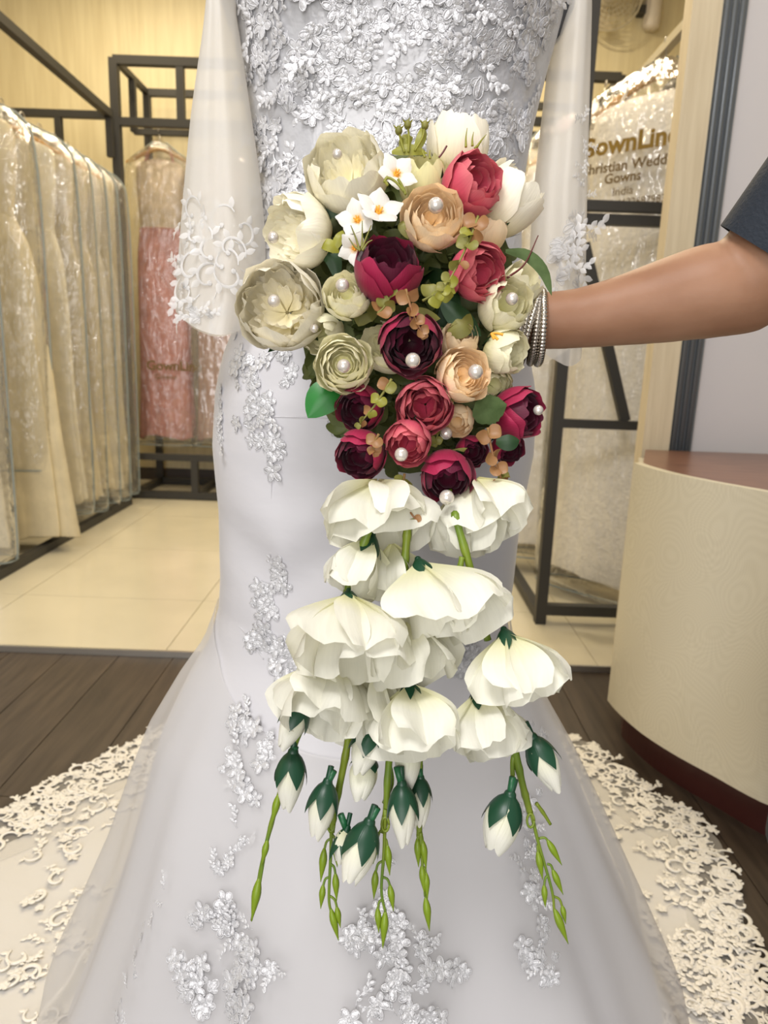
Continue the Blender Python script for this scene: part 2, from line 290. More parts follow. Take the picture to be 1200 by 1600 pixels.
# ------------------------------------------------------------------ garment racks
def rack(loc, label, bars):
    r = empty('garment_rack', loc, label=label, cat='clothes rack', group='grey steel garment racks')
    for q, (nm, a, b, w) in enumerate(bars): MB().bar(a, b, w*(1-.013*(q % 7))).build(nm, MAT['steel'], r, smooth=False)
    return r
F = .018
rack((-2.0, 3.4, F), 'dark steel garment rack along the left wall, full of cream gowns', [
 ('top_rail', (-1.70, 2.2, 2.335), (-1.70, 4.54, 2.335), .042), ('top_rail', (-2.4, 2.2, 2.335), (-2.4, 4.54, 2.335), .042), ('crossbar', (-2.4, 4.54, 2.325), (-1.72, 4.54, 2.325), .04),
 ('hanging_rail', (-2.0, 2.2, 2.12), (-2.0, 4.54, 2.12), .035), ('drop_bar', (-2.0, 4.54, 2.11), (-2.0, 4.54, 2.31), .04), ('drop_bar', (-2.0, 2.2, 2.11), (-2.0, 2.2, 2.31), .04), ('drop_bar', (-1.70, 4.54, 2.10), (-1.70, 4.54, 2.31), .04),
 ('crossbar', (-2.4, 2.2, 2.325), (-1.70, 2.2, 2.325), .04), ('post', (-1.63, 2.2, F), (-1.70, 2.2, 2.31), .04), ('post', (-2.4, 2.2, F), (-2.4, 2.2, 2.31), .04), ('post', (-2.4, 4.54, F), (-2.4, 4.54, 2.31), .04),
 ('base_bar', (-1.63, 2.2, F+.022), (-1.63, 4.40, F+.022), .042), ('base_bar', (-2.4, 2.2, F+.022), (-2.4, 4.54, F+.022), .042), ('base_bar', (-2.4, 4.40, F+.022), (-1.65, 4.40, F+.022), .042)])
b = [('post', (-1.68, 4.6, F), (-1.68, 4.6, 2.65), .05), ('post', (-1.66, 5.12, F), (-1.66, 5.12, 2.65), .045), ('post', (1.30, 4.6, F), (1.30, 4.6, 2.65), .05), ('post', (1.30, 5.12, F), (1.30, 5.12, 2.65), .045),
 ('top_bar', (-1.68, 4.6, 2.64), (1.30, 4.6, 2.64), .05), ('top_bar', (-1.66, 5.12, 2.64), (1.30, 5.12, 2.64), .045), ('depth_bar', (-1.67, 4.6, 2.64), (-1.66, 5.12, 2.64), .035), ('depth_bar', (1.30, 4.6, 2.64), (1.30, 5.12, 2.64), .035),
 ('short_bar', (-1.29, 4.6, 2.62), (-1.29, 4.6, 2.30), .045), ('crossbar', (-1.68, 4.6, 2.31), (1.30, 4.6, 2.31), .045), ('short_bar', (-1.665, 4.86, 2.63), (-1.665, 4.86, 2.33), .04), ('crossbar', (-1.66, 5.12, 2.46), (1.30, 5.12, 2.46), .04),
 ('hanging_rail', (-1.665, 4.86, 2.33), (1.30, 4.86, 2.33), .035),
 ('base_bar', (-1.68, 4.6, .30), (1.30, 4.6, .30), .045), ('base_bar', (-1.68, 4.6, F+.03), (1.30, 4.6, F+.03), .045), ('base_bar', (-1.66, 5.12, F+.03), (1.30, 5.12, F+.03), .045), ('short_bar', (-1.26, 4.6, .30), (-1.26, 4.6, F+.03), .045), ('depth_bar', (-1.67, 4.6, F+.03), (-1.66, 5.12, F+.03), .04), ('depth_bar', (-1.26, 4.6, F+.03), (-1.26, 5.12, F+.03), .04)]
rack((-.2, 4.86, F), 'dark steel garment rack along the back wall holding the pink gown', b)
rack((.9, 3.2, F), 'dark steel garment rack behind the wall column on the right', [
 ('post', (.613, 2.56, F), (.613, 2.56, 2.3), .04), ('post', (1.30, 2.56, F), (1.30, 2.56, 2.3), .04), ('post', (.60, 4.3, F), (.60, 4.3, 2.3), .04), ('post', (1.30, 4.3, F), (1.30, 4.3, 2.3), .04),
 ('crossbar', (.60, 2.535, 1.515), (1.30, 2.535, 1.515), .034), ('crossbar', (.60, 2.55, 1.475), (1.30, 2.55, 1.475), .036), ('crossbar', (.61, 2.555, .785), (1.30, 2.555, .785), .034), ('brace', (.655, 2.57, 1.40), (.86, 2.57, .80), .034),
 ('base_bar', (.61, 2.56, .075), (1.30, 2.56, .075), .04), ('base_bar', (.613, 2.58, .05), (.60, 4.3, .05), .036), ('base_bar', (.60, 4.3, .05), (1.30, 4.3, .05), .036), ('top_rail', (.613, 2.56, 2.3), (.60, 4.3, 2.3), .04), ('top_rail', (1.30, 2.56, 2.3), (1.30, 4.3, 2.3), .04), ('top_rail', (.61, 2.56, 2.3), (1.30, 2.56, 2.3), .04),
 ('crossbar', (.60, 4.3, 2.3), (1.30, 4.3, 2.3), .04)])

# ------------------------------------------------------------------ hanging gowns, hangers, bags
def sec(a, b, th, p=2.3): c, s = np.cos(th), np.sin(th); return np.stack([a*np.sign(c)*np.abs(c)**(2/p), b*np.sign(s)*np.abs(s)**(2/p)], -1)
def loft(prof, nth=40, fold=0, nf=9, seed=0, R=None, sub=26, z2=0, p=2.3):
    """prof: (z, half width, half depth) top to bottom; folds deepen towards the bottom."""
    r = np.random.RandomState(seed); prof = np.asarray(prof, float); q = spline(prof, sub); th = np.linspace(0, 2*PI, nth, endpoint=False); G = []
    ph = r.rand(4)*6.3
    for i, (z, a, b) in enumerate(q):
        f = i/(sub-1); w = fold*f*(np.sin(nf*th+ph[0]+f*1.5)+.6*np.sin((nf*2-3)*th+ph[1]-f)+.4*np.sin((nf//2)*th+ph[2]))
        xy = sec(a, b, th, p)*(1+w[:, None]*.6)+np.stack([np.zeros(nth), w*.02], -1)
        G.append(np.column_stack([xy, np.full(nth, z)+(z2*np.sin(3*th+ph[3])*f**6)]))
    G = np.array(G)
    return MB().grid(G if R is None else xf(G, R), True)
def xf(G, R): c, s = math.cos(R[2]), math.sin(R[2]); G = np.array(G, float); X = G[..., 0].copy(); G[..., 0] = R[0]+c*X-s*G[..., 1]; G[..., 1] = R[1]+s*X+c*G[..., 1]; return G
def hanger(R, zr, label, w=.21, grp=None):
    h = empty('hanger', (R[0], R[1], zr-.1), label=label, cat='hanger', group=grp)
    MB().tube(xf(spline([(-w, 0, zr-.175), (-w*.5, 0, zr-.12), (0, 0, zr-.085), (w*.5, 0, zr-.12), (w, 0, zr-.175)], 15), R), [.009]+[.013]*13+[.009], 8).build('arms', MAT['hang'], h)
    MB().tube(xf(spline([(0, 0, zr-.08), (0, 0, zr-.01), (.0, .022, zr+.015), (0, .008, zr+.034), (0, -.018, zr+.03), (0, -.023, zr+.012)], 16), R), .0028, 6).build('hook', MAT['alu'], h, label='bent metal hook')
def gown(R, zt, zb, a_sh, a_b, mat, label, grp, seed, d=.085, waist=.62):
    g = empty('hanging_gown', (R[0], R[1], zb), label=label, cat='gown', group=grp); H = zt-zb; zw = zt-.42
    loft([(zt, a_sh*.55, .03), (zt-.04, a_sh*.95, .055), (zt-.18, a_sh, d*.9), (zw+.06, a_sh*.92, d*.85), (zw, a_sh*.90, d*.82)], 40, .05, 7, seed, R, 16).build('bodice', MAT['gchamp' if mat == 'gpink' else mat], g)
    loft([(zw+.006, a_sh*.92, d*.84), (zw-.25*H*.5, a_sh+(a_b-a_sh)*.35, d), (zb+.25*H, a_b*.92, d*1.1), (zb+.03, a_b, d*1.15), (zb, a_b*.97, d*1.1)], 60, .13, 11, seed+1, R, 30, .03).build('skirt', MAT[mat], g)
    MB().tube(xf([(a_sh*.915*math.cos(t), d*.84*math.sin(t), zw+.004) for t in np.linspace(0, 2*PI, 25)], R), .007, 6).build('waistband', MAT[mat], g)
    for sx in (-1, 1): MB().tube(xf(spline([(sx*a_sh*.55, 0, zt-.01), (sx*a_sh*.45, .02, zt+.05), (sx*a_sh*.4, 0, zt+.075), (sx*a_sh*.45, -.02, zt+.05), (sx*a_sh*.6, -.03, zt-.03)], 12), R), .005, 6).build('strap', MAT[mat], g)
    return g
def bag(R, zt, zb, a, mat, label, grp, seed, d=.125, edge=True):
    g = empty('garment_bag', (R[0], R[1], zb), label=label, cat='garment bag', group=grp)
    prof = [(zt, .035, .02), (zt-.05, a*.45, d*.5), (zt-.13, a*.88, d*.8), (zt-.3, a*1.0, d), ((zt+zb)/2, a*1.02, d*1.05), (zb+.12, a*1.0, d), (zb, a*.97, d*.8)]
    loft(prof, 44, .035, 5, seed, R, 30, .02, p=2.8).build('cover', MAT[mat], g)
    q = spline(np.array(prof), 40)
    for sx in (-1, 1): MB().tube(xf(np.column_stack([sx*(q[:, 1]+.004), 0*q[:, 0], q[:, 0]]), R), .0045, 5).build('seam', MAT['bagedge'], g, label='grey welded seam')
    th = np.linspace(0, 2*PI, 33); MB().tube(xf(np.column_stack([sec(a*.975, d*.83, th, 2.8), np.full(33, zb)]), R), .004, 5).build('hem', MAT['bagedge'], g)
    return g
GL, BL, HL = 'gowns on the left rack', 'bags on the left rack', 'hangers on the left rack'
names = ['nearest the camera', 'second from the camera, skirt spilling out', 'third from the camera', 'in the middle of the row', 'fifth from the camera', 'second from the far end', 'at the far end beside the post']
mats = ['givory', 'gcream', 'givory', 'gcream', 'gcream', 'givory', 'gcream']
for i, (y, xo, ab, zb) in enumerate([(2.93, -1.98, .36, .16), (3.32, -1.93, .42, .10), (3.70, -1.90, .29, .20), (3.90, -1.90, .29, .17), (4.08, -1.90, .28, .18), (4.25, -1.90, .28, .16), (4.41, -1.90, .27, .17)]):
    R = (xo, y, random.uniform(-.03, .03)); n = names[i]
    hanger((xo, y, R[2]), 2.105, 'wooden hanger on the left rack, %s' % n, grp=HL)
    gown(R, 1.96, zb, .235 if i != 1 else .27, ab, mats[i], '%s lace wedding gown on the left rack, %s' % ('cream' if mats[i] == 'gcream' else 'ivory', n), GL, 10+i, .06 if i > 1 else .085)
    if i != 1: bag(R, 2.07, zb-.08, .335 if i else .40, 'bagw' if i == 0 else 'bag', 'clear plastic gown bag on the left rack, %s' % n, BL, 30+i, .075 if i > 1 else .12)
    else:
        bag(R, 2.07, .42, .36, 'bag', 'clear plastic gown bag on the left rack, pushed up over the spilling skirt', BL, 30+i)
        t = MB().box((-.028, -.004, -.045), (.028, -.002, .045)); t.v = [xf(v+np.array([.10, -.148, 1.50]), R) for v in t.v]
        t.build('price_tag', MAT['tagp'], smooth=False, label='blank paper tag on the spilling cream gown', cat='tag')
GB = 'gowns on the back rack'
for x, m, l, rt, hw in ((-1.50, 'gpink', 'pink gown with champagne bodice hanging by the corner post of the back rack', .08, .18), (-1.11, 'gdust', 'dusty rose gown on the back rack behind the left sleeve', .08, .18), (-.72, 'gchamp', 'champagne gown on the back rack, third from the corner post', .08, .18), (.80, 'givory', 'ivory gown on the back rack, seen past the right sleeve', -.1, .22)):
    R = (x, 4.84, rt); n = l.split(' gown')[0]
    hanger(R, 2.315, 'wooden hanger carrying the %s gown on the back rack' % n); gown(R, 2.16, .42, hw*.85, hw, m, l, GB, int(x*50)+99)
    bag(R, 2.27, .36, hw+.045, 'bagw' if m == 'gdust' else 'bag', 'clear plastic bag over the %s gown on the back rack' % n, 'bags on the back rack', int(x*50)+199)
RR = (.955, 2.83, -.70)
hanger(RR, 2.11, 'orange wooden hanger inside the printed gown bag on the right', .25); gown(RR, 1.96, .14, .25, .30, 'gwhite', 'ivory lace gown inside the printed bag behind the wall column', 'gowns on the right rack', 71)
pb = bag(RR, 2.075, .06, .335, 'bag', 'clear printed garment bag with brown lettering behind the wall column', 'bags on the right rack', 72)
MB().bar((.955, 2.58, 2.115), (.955, 4.3, 2.115), .03).build('hanging_rail', MAT['alu'], [o for o in ORG if o.name == 'garment_rack.002'][0], smooth=False, label='pale slotted rail')
for y, n in ((3.25, 'behind the printed bag'), (3.7, 'at the back of the row')):
    R = (.86, y, -.12); hanger(R, 2.11, 'wooden hanger on the right rack, %s' % n); gown(R, 1.95, .16, .23, .30, 'gwhite', 'cream gown on the right rack, %s' % n, 'gowns on the right rack', int(y*10)); bag(R, 2.06, .10, .32, 'bag', 'clear gown bag on the right rack, %s' % n, 'bags on the right rack', int(y*11))
def text(body, size, lx, z, mat, bold=0, parent=None, RR=RR, dy=.142):
    cu = bpy.data.curves.new('lettering', 'FONT'); cu.body = body; cu.size = size; cu.extrude = .0006; cu.offset = bold; cu.resolution_u = 3
    o = bpy.data.objects.new('tmp', cu); COL.objects.link(o); bpy.context.view_layer.update()
    me = bpy.data.meshes.new_from_object(o.evaluated_get(bpy.context.evaluated_depsgraph_get())); bpy.data.objects.remove(o)
    me.materials.append(MAT[mat]); c, s = math.cos(RR[2]), math.sin(RR[2]); p = (RR[0]+c*lx+s*dy, RR[1]+s*lx-c*dy, z)
    M = Matrix.Translation(p) @ Matrix.Rotation(RR[2], 4, 'Z') @ Matrix.Rotation(PI/2, 4, 'X'); q = inst('lettering', me, M, parent); return q
pk = [o for o in ORG if o.name == 'garment_bag.007'][0]; RP = (-1.50, 4.84, .08); text('GownLine', .085, -.10, .86, 'ink', .002, pk, RP, .140); text('Gowns', .05, -.05, .80, 'ink', 0, pk, RP, .140)
text('GownLine', .088, -.235, 1.748, 'inkg', .003, pb); text('Christian Wedding', .050, -.225, 1.685, 'ink', .001, pb); text('Gowns', .048, -.125, 1.645, 'ink', .001, pb); text('India', .042, -.09, 1.60, 'ink', 0, pb); text('Phone : 08 46326879838', .036, -.235, 1.562, 'ink', 0, pb)

# wall fan and handset on the back wall
fc = atY(952, -8, YB-.14); fan = empty('wall_fan', (fc[0], YB, fc[2]), label='round wall fan with wire guard high on the back wall', cat='fan'); rf = .21
MB().tube([(fc[0], YB-.001, fc[2]), (fc[0], YB-.13, fc[2])], .045, 16).build('motor', MAT['fanm'], fan)
g = MB()
for i in range(1, 9): g.tube([(fc[0]+rf*i/8*math.cos(t), YB-.15-.03*(1-(i/8)**2), fc[2]+rf*i/8*math.sin(t)) for t in np.linspace(0, 2*PI, 41)], .0025 if i < 8 else .006, 5)
for a in np.linspace(0, 2*PI, 28, endpoint=False): g.tube([(fc[0]+rf*q*math.cos(a), YB-.152-.03*(1-q*q), fc[2]+rf*q*math.sin(a)) for q in (.12, .4, .7, 1)], .0018, 4)
g.build('guard', MAT['fanm'], fan)
for k in range(3):
    a0 = k*2.094; MB().grid([[(fc[0]+r*math.cos(a0+w*(.3+.4*r/rf)), YB-.14+.02*w, fc[2]+r*math.sin(a0+w*(.3+.4*r/rf))) for w in np.linspace(0, 1.2, 6)] for r in np.linspace(.04, rf*.9, 6)]).build('blade', MAT['blade'], fan)
MB().ball((fc[0], YB-.185, fc[2]), .028, 14, 9, (1, .5, 1)).build('hub', MAT['steel'], fan)
hc = atY(1021, 15, YB-.05); hs = empty('wall_handset', (hc[0], YB, hc[2]), label='white oblong handset on the back wall beside the fan', cat='handset')
MB().tube(spline([(hc[0]+.01, YB-.04, hc[2]+.16), (hc[0], YB-.045, hc[2]+.05), (hc[0], YB-.045, hc[2]-.05), (hc[0]-.005, YB-.04, hc[2]-.12)], 12), [.03]+[.055]*10+[.035], 14).build('body', MAT['plasw'], hs)
MB().box((hc[0]-.10, YB-.07, hc[2]-.03), (hc[0]-.055, YB-.002, hc[2]+.02)).build('bracket', MAT['steel'], hs, smooth=False, label='dark square bracket')
# ================================================================== the wedding gown
AX = .92                                                                     # the dress form's axis
zt = [1.46, 1.40, 1.381, 1.335, 1.266, 1.195, 1.12, 1.044, .996, .948, .881, .795, .705, .660, .612, .564, .485, .413, .319, .197, .139, .08, .012]
hw = [.185, .192, .191, .181, .169, .160, .164, .180, .195, .205, .208, .200, .198, .197, .209, .240, .282, .310, .344, .395, .420, .440, .455]
cx = [-.006, -.006, -.007, -.008, -.009, -.008, -.006, -.010, -.015, -.015, -.017, -.019, -.020, -.024, -.026, -.024, -.021, -.014, -.004, .004, .004, .002, 0]
dp = [.115, .128, .128, .118, .108, .105, .112, .125, .133, .137, .134, .125, .120, .120, .128, .155, .20, .235, .28, .33, .355, .375, .39]
zt, hw, cx, dp = [np.array(q)[::-1] for q in (zt, hw, cx, dp)]
def ring(z, th, k=1., off=0., p=2.15):
    w, c, d = np.interp(z, zt, hw)*k+off, np.interp(z, zt, cx), np.interp(z, zt, dp)*k+off
    q = sec(1, 1, th, p); return np.column_stack([c+w*q[:, 0], AX+d*q[:, 1], np.full(len(th), z)])
gown_root = empty('wedding_gown', (0, AX, 0), label='white lace mermaid wedding gown with sheer sleeves and train on the dress form', cat='gown')
TH = np.linspace(0, 2*PI, 161)[:-1]
def bumps(G):
    """bust, and soft cloth wrinkles, in metres along the outward direction"""
    out = []
    for row in G:
        z = row[0][2]; c = np.interp(z, zt, cx); v = row-np.array([c, AX, z]); n = v/np.linalg.norm(v, axis=1)[:, None]; x = row[:, 0]-c; fr = np.clip(-n[:, 1], 0, 1)
        d = .030*fr*(np.exp(-((x-.085)/.06)**2)+np.exp(-((x+.085)/.06)**2))*math.exp(-((z-1.385)/.075)**2)
        d += .0035*fr*np.sin(34*(z+.55*np.abs(x))+5*x)*math.exp(-((z-1.24)/.07)**2)
        d += .0080*np.sin(46*(z-.7*np.abs(x+.10))+3)*np.exp(-((x+.11)/.09)**2)*math.exp(-((z-.76)/.09)**2)*fr
        d += .0055*np.sin(40*(z+.6*x))*np.exp(-((x-.10)/.09)**2)*math.exp(-((z-.74)/.1)**2)*fr
        k = np.clip((.66-z)/.66, 0, 1); a = np.arctan2(n[:, 1], n[:, 0])
        d += k*.35*(.016*np.sin(7*a+.6)+.012*np.sin(11*a+2.2+z*2)+.006*np.sin(19*a))
        out.append(row+n*d[:, None])
    return np.array(out)
ZS = np.concatenate([np.linspace(1.46, 1.02, 45), np.linspace(1.01, .62, 50), np.linspace(.61, .012, 48)])
bod = bumps([ring(z, TH) for z in ZS[:37]]); MB().grid(bod, True).build('bodice', MAT['bodice'], gown_root, label='bodice covered in raised silver white lace')
skz = ZS[36:]; sk = bumps([ring(z, TH, 1 if z > .64 else 1-.012*min(1, (.64-z)/.15), -.0008 if z > .98 else 0) for z in skz]); skm = MB().grid(sk, True); skm.build('skirt', MAT['satin'], gown_root)
def seam(pts, nm='seam'):
    B = DRESS; Q = []
    for x, y in pts:
        h = B.ray_cast(Vector(EYE), Vector(nrm(ray(x, y))))
        if h[0]: Q.append(np.array(h[0])-nrm(ray(x, y))*.0004)
    if len(Q) > 2: MB().tube(spline(Q, 40), .0009, 5).build(nm, MAT['satin'], gown_root)
fullm = MB().grid(bod, True); fullm.grid(sk, True); DRESS = fullm.bvh()
seam([(422, 648), (424, 740), (423, 870)]); seam([(420, 651), (470, 652), (530, 655)]); seam([(345, 958), (380, 985), (412, 1030)])
# tulle flare: a sheer shell that starts on a V line below the knee
def tul(z0, th, seed, k, extra):
    r = np.random.RandomState(seed); ph = r.rand(6)*6.3; rows = []
    for f in np.linspace(0, 1, 46):
        row = []
        for t in th:
            zs = z0-.13*max(0, -math.sin(t))**1.5; z = zs+(.012-zs)*f; q = ring(z, np.array([t]), 1.0)[0]; c = np.interp(z, zt, cx)
            n = nrm(np.array([q[0]-c, q[1]-AX, 0])); g = min(1, f*1.3)
            d = .004+extra*g+.014*g+g*.8*(.013*math.sin(9*t+ph[0]+f)+.009*math.sin(15*t+ph[1]-2*f)+.005*math.sin(27*t+ph[2]))
            row.append(q+n*d)
        rows.append(row)
    return MB().grid(rows, True)
tm = tul(.665, np.linspace(0, 2*PI, 181)[:-1], 3, 1, .006); tm.build('tulle_overskirt', MAT['tulle'], gown_root, label='sheer white tulle flare below the knees')
TUL = tm.bvh()
# train on the floor
tp = [(a, b) for a, b in [(895, 1160), (960, 1200), (1030, 1255), (1095, 1295), (1135, 1370), (1160, 1450), (1178, 1530), (1195, 1610)]]
right = [atZ(x, y, 0)[:2] for x, y in tp]+[np.array([.60, .70]), np.array([.45, .52])]
left = [np.array([-.45, .52]), np.array([-.80, .62]), np.array([-.95, .85]), np.array([-.93, 1.12])]+[atZ(x, y, 0)[:2] for x, y in [(0, 1288), (50, 1258), (110, 1222), (180, 1186), (245, 1146)]]
bk = [np.array([-.35, 1.88]), np.array([0, 1.95]), np.array([.32, 1.88])]
loop = np.array(right[::-1]+bk[::-1]+left[::-1]); cT = np.array([0, AX+.05])
loop = spline(np.vstack([loop, loop[:1]]), 241)[:-1]
NT = len(loop)
def tz(x, y, f): return .008+.012*(1-f)+.008*math.sin(9*x+3)*math.sin(8*y)*min(1, (1-f)*4)+.006*math.sin(23*x+11*y)*min(1, (1-f)*3)+.05*max(0, 1-f*2.2)
def train(f0, f1, n, dz=0, scal=0):
    rows = []
    for f in np.linspace(f0, f1, n):
        row = []
        for i, p in enumerate(loop):
            ff = f*(1+scal*(.5+.5*math.sin(i*.55))*max(0, f-.9)*10); q = cT+(p-cT)*ff; row.append((q[0], q[1], max(.0022, tz(q[0], q[1], f))+dz))
        rows.append(row)
    return MB().grid(rows, True)
train(.28, .90, 22).build('train', MAT['trainsat'], gown_root, label='ivory white train spread on the floor')
trm = train(.84, 1.0, 7, .003, .02); trm.build('train_net', MAT['net'], gown_root, label='sheer net edge of the train')
# ------------------------------------------------------------------ lace pieces
def petal_piece(L, w, dome, n=5, m=6, notch=0):
    G = []
    for v in np.linspace(0, 1, m):
        ww = w*math.sin(PI*min(1, .12+.80*v))**.8*(1 if v < .97 else .75); G.append([(L*v*(1-.10*abs(u)**2), ww*u, dome*(1-u*u*.8)*math.sin(PI*(.1+.85*v))) for u in np.linspace(-1, 1, n)])
    return MB().grid(G)
def rim(L, w, r):
    t = np.linspace(0, 2*PI, 13); return MB().tube(np.column_stack([L*.52-L*.48*np.cos(t), w*.95*np.sin(t)*(1+.25*np.cos(t)*-1), np.full(13, .0012)]), r, 4, cap=False)
def RZ(a, t=(0, 0, 0), tilt=0, s=1): return Matrix.Translation(t) @ Matrix.Rotation(a, 4, 'Z') @ Matrix.Rotation(-tilt, 4, 'Y') @ Matrix.Scale(s, 4)
def lace_flower(seed, n=5):
    r = np.random.RandomState(seed); m = MB()
    for k in range(n):
        a = k*2*PI/n+r.rand()*.25; L = .0105*(.8+.4*r.rand()); w = .0032*(.9+.3*r.rand()); M = RZ(a, (0, 0, .0003), .05+.22*r.rand())
        m.mb(petal_piece(L, w, .0016), M); m.mb(rim(L, w, .00055), M)
    m.ball((0, 0, .002), .0019, 7, 5, (1, 1, .7)); return m
def lace_leaf(seed):
    r = np.random.RandomState(seed); m = MB(); L, w = .015, .0042
    m.mb(petal_piece(L, w, .0014), RZ(0)); m.mb(rim(L, w, .0006), RZ(0)); m.tube([(0, 0, .001), (L*.5, 0, .0024), (L*.95, 0, .0012)], .0005, 4)
    for s in (-1, 1): M = RZ(s*(.8+.3*r.rand()), (.002, 0, 0), .05, .6); m.mb(petal_piece(L, w, .0014), M); m.mb(rim(L, w, .0007), M)
    return m
def lace_scroll(seed, nl=4, th=1.):
    r = np.random.RandomState(seed); m = MB(); t = np.linspace(0, 1, 16); a = t*4.6+r.rand(); R = .016*(1-.72*t)
    p = np.column_stack([R*np.cos(a), R*np.sin(a), .0012+0*t]); m.tube(p, th*(.0007+.0009*np.sin(PI*t)), 5)
    for k in range(nl):
        q = p[1+3*k]; m.mb(petal_piece(.010, .0030, .0016), RZ(a[1+3*k]+.4+.5*r.rand(), q, .1))
    m.ball((p[-1][0], p[-1][1], .0015), .0026, 7, 5, (1, 1, .6)); return m
def lace_sprig(seed):
    r = np.random.RandomState(seed); m = MB(); p = spline([(0, 0, .001), (.012, .004, .0012), (.024, -.002, .0012), (.034, .003, .001)], 10); m.tube(p, .0006, 4)
    for k in range(2, 10): m.mb(petal_piece(.0085, .0028, .0015), RZ((1 if k % 2 else -1)*(.6+.3*r.rand()), p[k], .12, .8+.4*r.rand()))
    return m
LM = MAT['lace']
LF = [lace_flower(i).mesh('lace_flower', LM) for i in range(4)]; LL = [lace_leaf(i).mesh('lace_leaf', LM) for i in range(3)]; LS = [lace_sprig(i).mesh('lace_sprig', LM) for i in range(3)]; LC = [lace_scroll(i).mesh('lace_scroll', LM) for i in range(3)]
IF = [lace_flower(i+9).mesh('lace_flower', MAT['lacew']) for i in range(3)]; IC = [lace_scroll(i+9, 1+i % 2, 1.9).mesh('lace_scroll', MAT['lacew']) for i in range(3)]; IS = [lace_sprig(i+9).mesh('lace_sprig', MAT['lacew']) for i in range(3)]
def put(tree, x, y, lst, nm, sc, spin=None, lift=.0006):
    d = Vector(nrm(ray(x, y))); h = tree.ray_cast(Vector(EYE), d)
    if not h[0]: return None
    n = h[1] if h[1].dot(d) < 0 else -h[1]
    tilt = Vector(rng.randn(3)*.12); sc = sc if isinstance(sc, tuple) else (sc, sc, sc*.5); return inst(nm, random.choice(lst), basis(n+tilt, h[0]+n*lift, random.random()*6.28 if spin is None else spin, sc), gown_root)
# bodice: sprigs and flowers thickly laid
def edge(y): return np.interp(y, [-40, 30, 100, 200, 300, 400], [357, 362, 374, 390, 407, 404])+2, np.interp(y, [-40, 30, 100, 200, 300, 400], [884, 874, 854, 829, 811, 814])-2
nb = 0
for y in np.arange(-88, 560, 17.):
    l, r = edge(y); st = 19
    for x in np.arange(l+4, r-4, st):
        xx, yy = x+rng.randn()*6, y+rng.randn()*6; core = (abs((xx-630)/190)**2+((yy-470)/230)**2) < .9
        if core: continue
        q = rng.rand(); hole = math.sin(xx*.021+1)*math.sin(yy*.034+xx*.008)
        if hole > .55: continue
        if q < .30: put(DRESS, xx, yy, LF, 'lace_flower', .8+.5*rng.rand())
        elif q < .55: put(DRESS, xx, yy, LL, 'lace_leaf', 1.0+.5*rng.rand())
        elif q < .88: put(DRESS, xx, yy, LS, 'lace_sprig', .8+.4*rng.rand())
        else: put(DRESS, xx, yy, LC, 'lace_scroll', .6+.25*rng.rand())
        nb += 1
# skirt appliques: clusters along paths read from the photograph
def cluster(tree, path, width, n, sc=1., fl=.55):
    p = spline(path, n)
    for x, y in p:
        x += rng.randn()*width; y += rng.randn()*width*.6; q = rng.rand()
        if q < fl: put(tree, x, y, LF, 'lace_flower', sc*(.9+.4*rng.rand()))
        elif q < fl+.28: put(tree, x, y, LL, 'lace_leaf', sc*(.7+.4*rng.rand()))
        else: put(tree, x, y, LS, 'lace_sprig', sc*(.6+.3*rng.rand()))
cluster(DRESS, [(372, 548), (392, 585), (404, 625), (420, 640)], 13, 24); cluster(DRESS, [(378, 655), (400, 680), (432, 690)], 7, 8); cluster(DRESS, [(432, 690), (428, 735)], 5, 6)
cluster(DRESS, [(348, 610), (345, 660), (346, 690)], 3, 6, .7); cluster(DRESS, [(430, 540), (445, 570), (452, 590)], 6, 6); cluster(DRESS, [(524, 668), (540, 672)], 5, 4)
cluster(DRESS, [(424, 880), (436, 905), (450, 915)], 6, 8); cluster(DRESS, [(418, 910), (408, 950), (412, 1000)], 9, 14); cluster(DRESS, [(400, 990), (430, 1020), (450, 1060)], 13, 20)
cluster(TUL, [(430, 1050), (428, 1090)], 9, 8); cluster(TUL, [(390, 1100), (380, 1150), (375, 1200), (395, 1245)], 13, 26); cluster(TUL, [(412, 1130), (418, 1190)], 7, 8)
cluster(TUL, [(375, 1300), (368, 1330), (340, 1365)], 7, 8, .8, .2); cluster(TUL, [(355, 1405), (345, 1440), (370, 1455)], 11, 14); cluster(TUL, [(295, 1430), (325, 1435)], 9, 8)
cluster(TUL, [(385, 1475), (395, 1500), (365, 1530)], 12, 12); cluster(TUL, [(280, 1500), (300, 1530), (320, 1570)], 13, 16); cluster(TUL, [(370, 1560), (385, 1590)], 12, 12); cluster(TUL, [(400, 1505), (440, 1510)], 6, 6, .8, .2)
cluster(TUL, [(575, 1310), (560, 1345), (600, 1350)], 9, 10, .8, .3); cluster(TUL, [(545, 1470), (575, 1460)], 9, 10); cluster(TUL, [(600, 1410), (620, 1460), (615, 1510)], 12, 16); cluster(TUL, [(660, 1470), (668, 1490)], 7, 7)
cluster(TUL, [(620, 1520), (640, 1550), (690, 1510), (720, 1520)], 10, 16); cluster(TUL, [(550, 1590), (590, 1570), (640, 1590), (680, 1590)], 10, 16)
cluster(TUL, [(832, 1240), (820, 1300), (830, 1360), (835, 1420), (850, 1480), (862, 1530)], 8, 30, .9, .3); cluster(TUL, [(810, 1490), (830, 1500)], 8, 7)
cluster(DRESS, [(720, 985), (735, 1020), (740, 1060)], 10, 14); cluster(DRESS, [(690, 1010), (715, 1050)], 8, 8); cluster(TUL, [(245, 1390), (225, 1450), (205, 1530), (185, 1590)], 4, 12, .6, .1); cluster(TUL, [(845, 1130), (860, 1180)], 6, 6, .8)
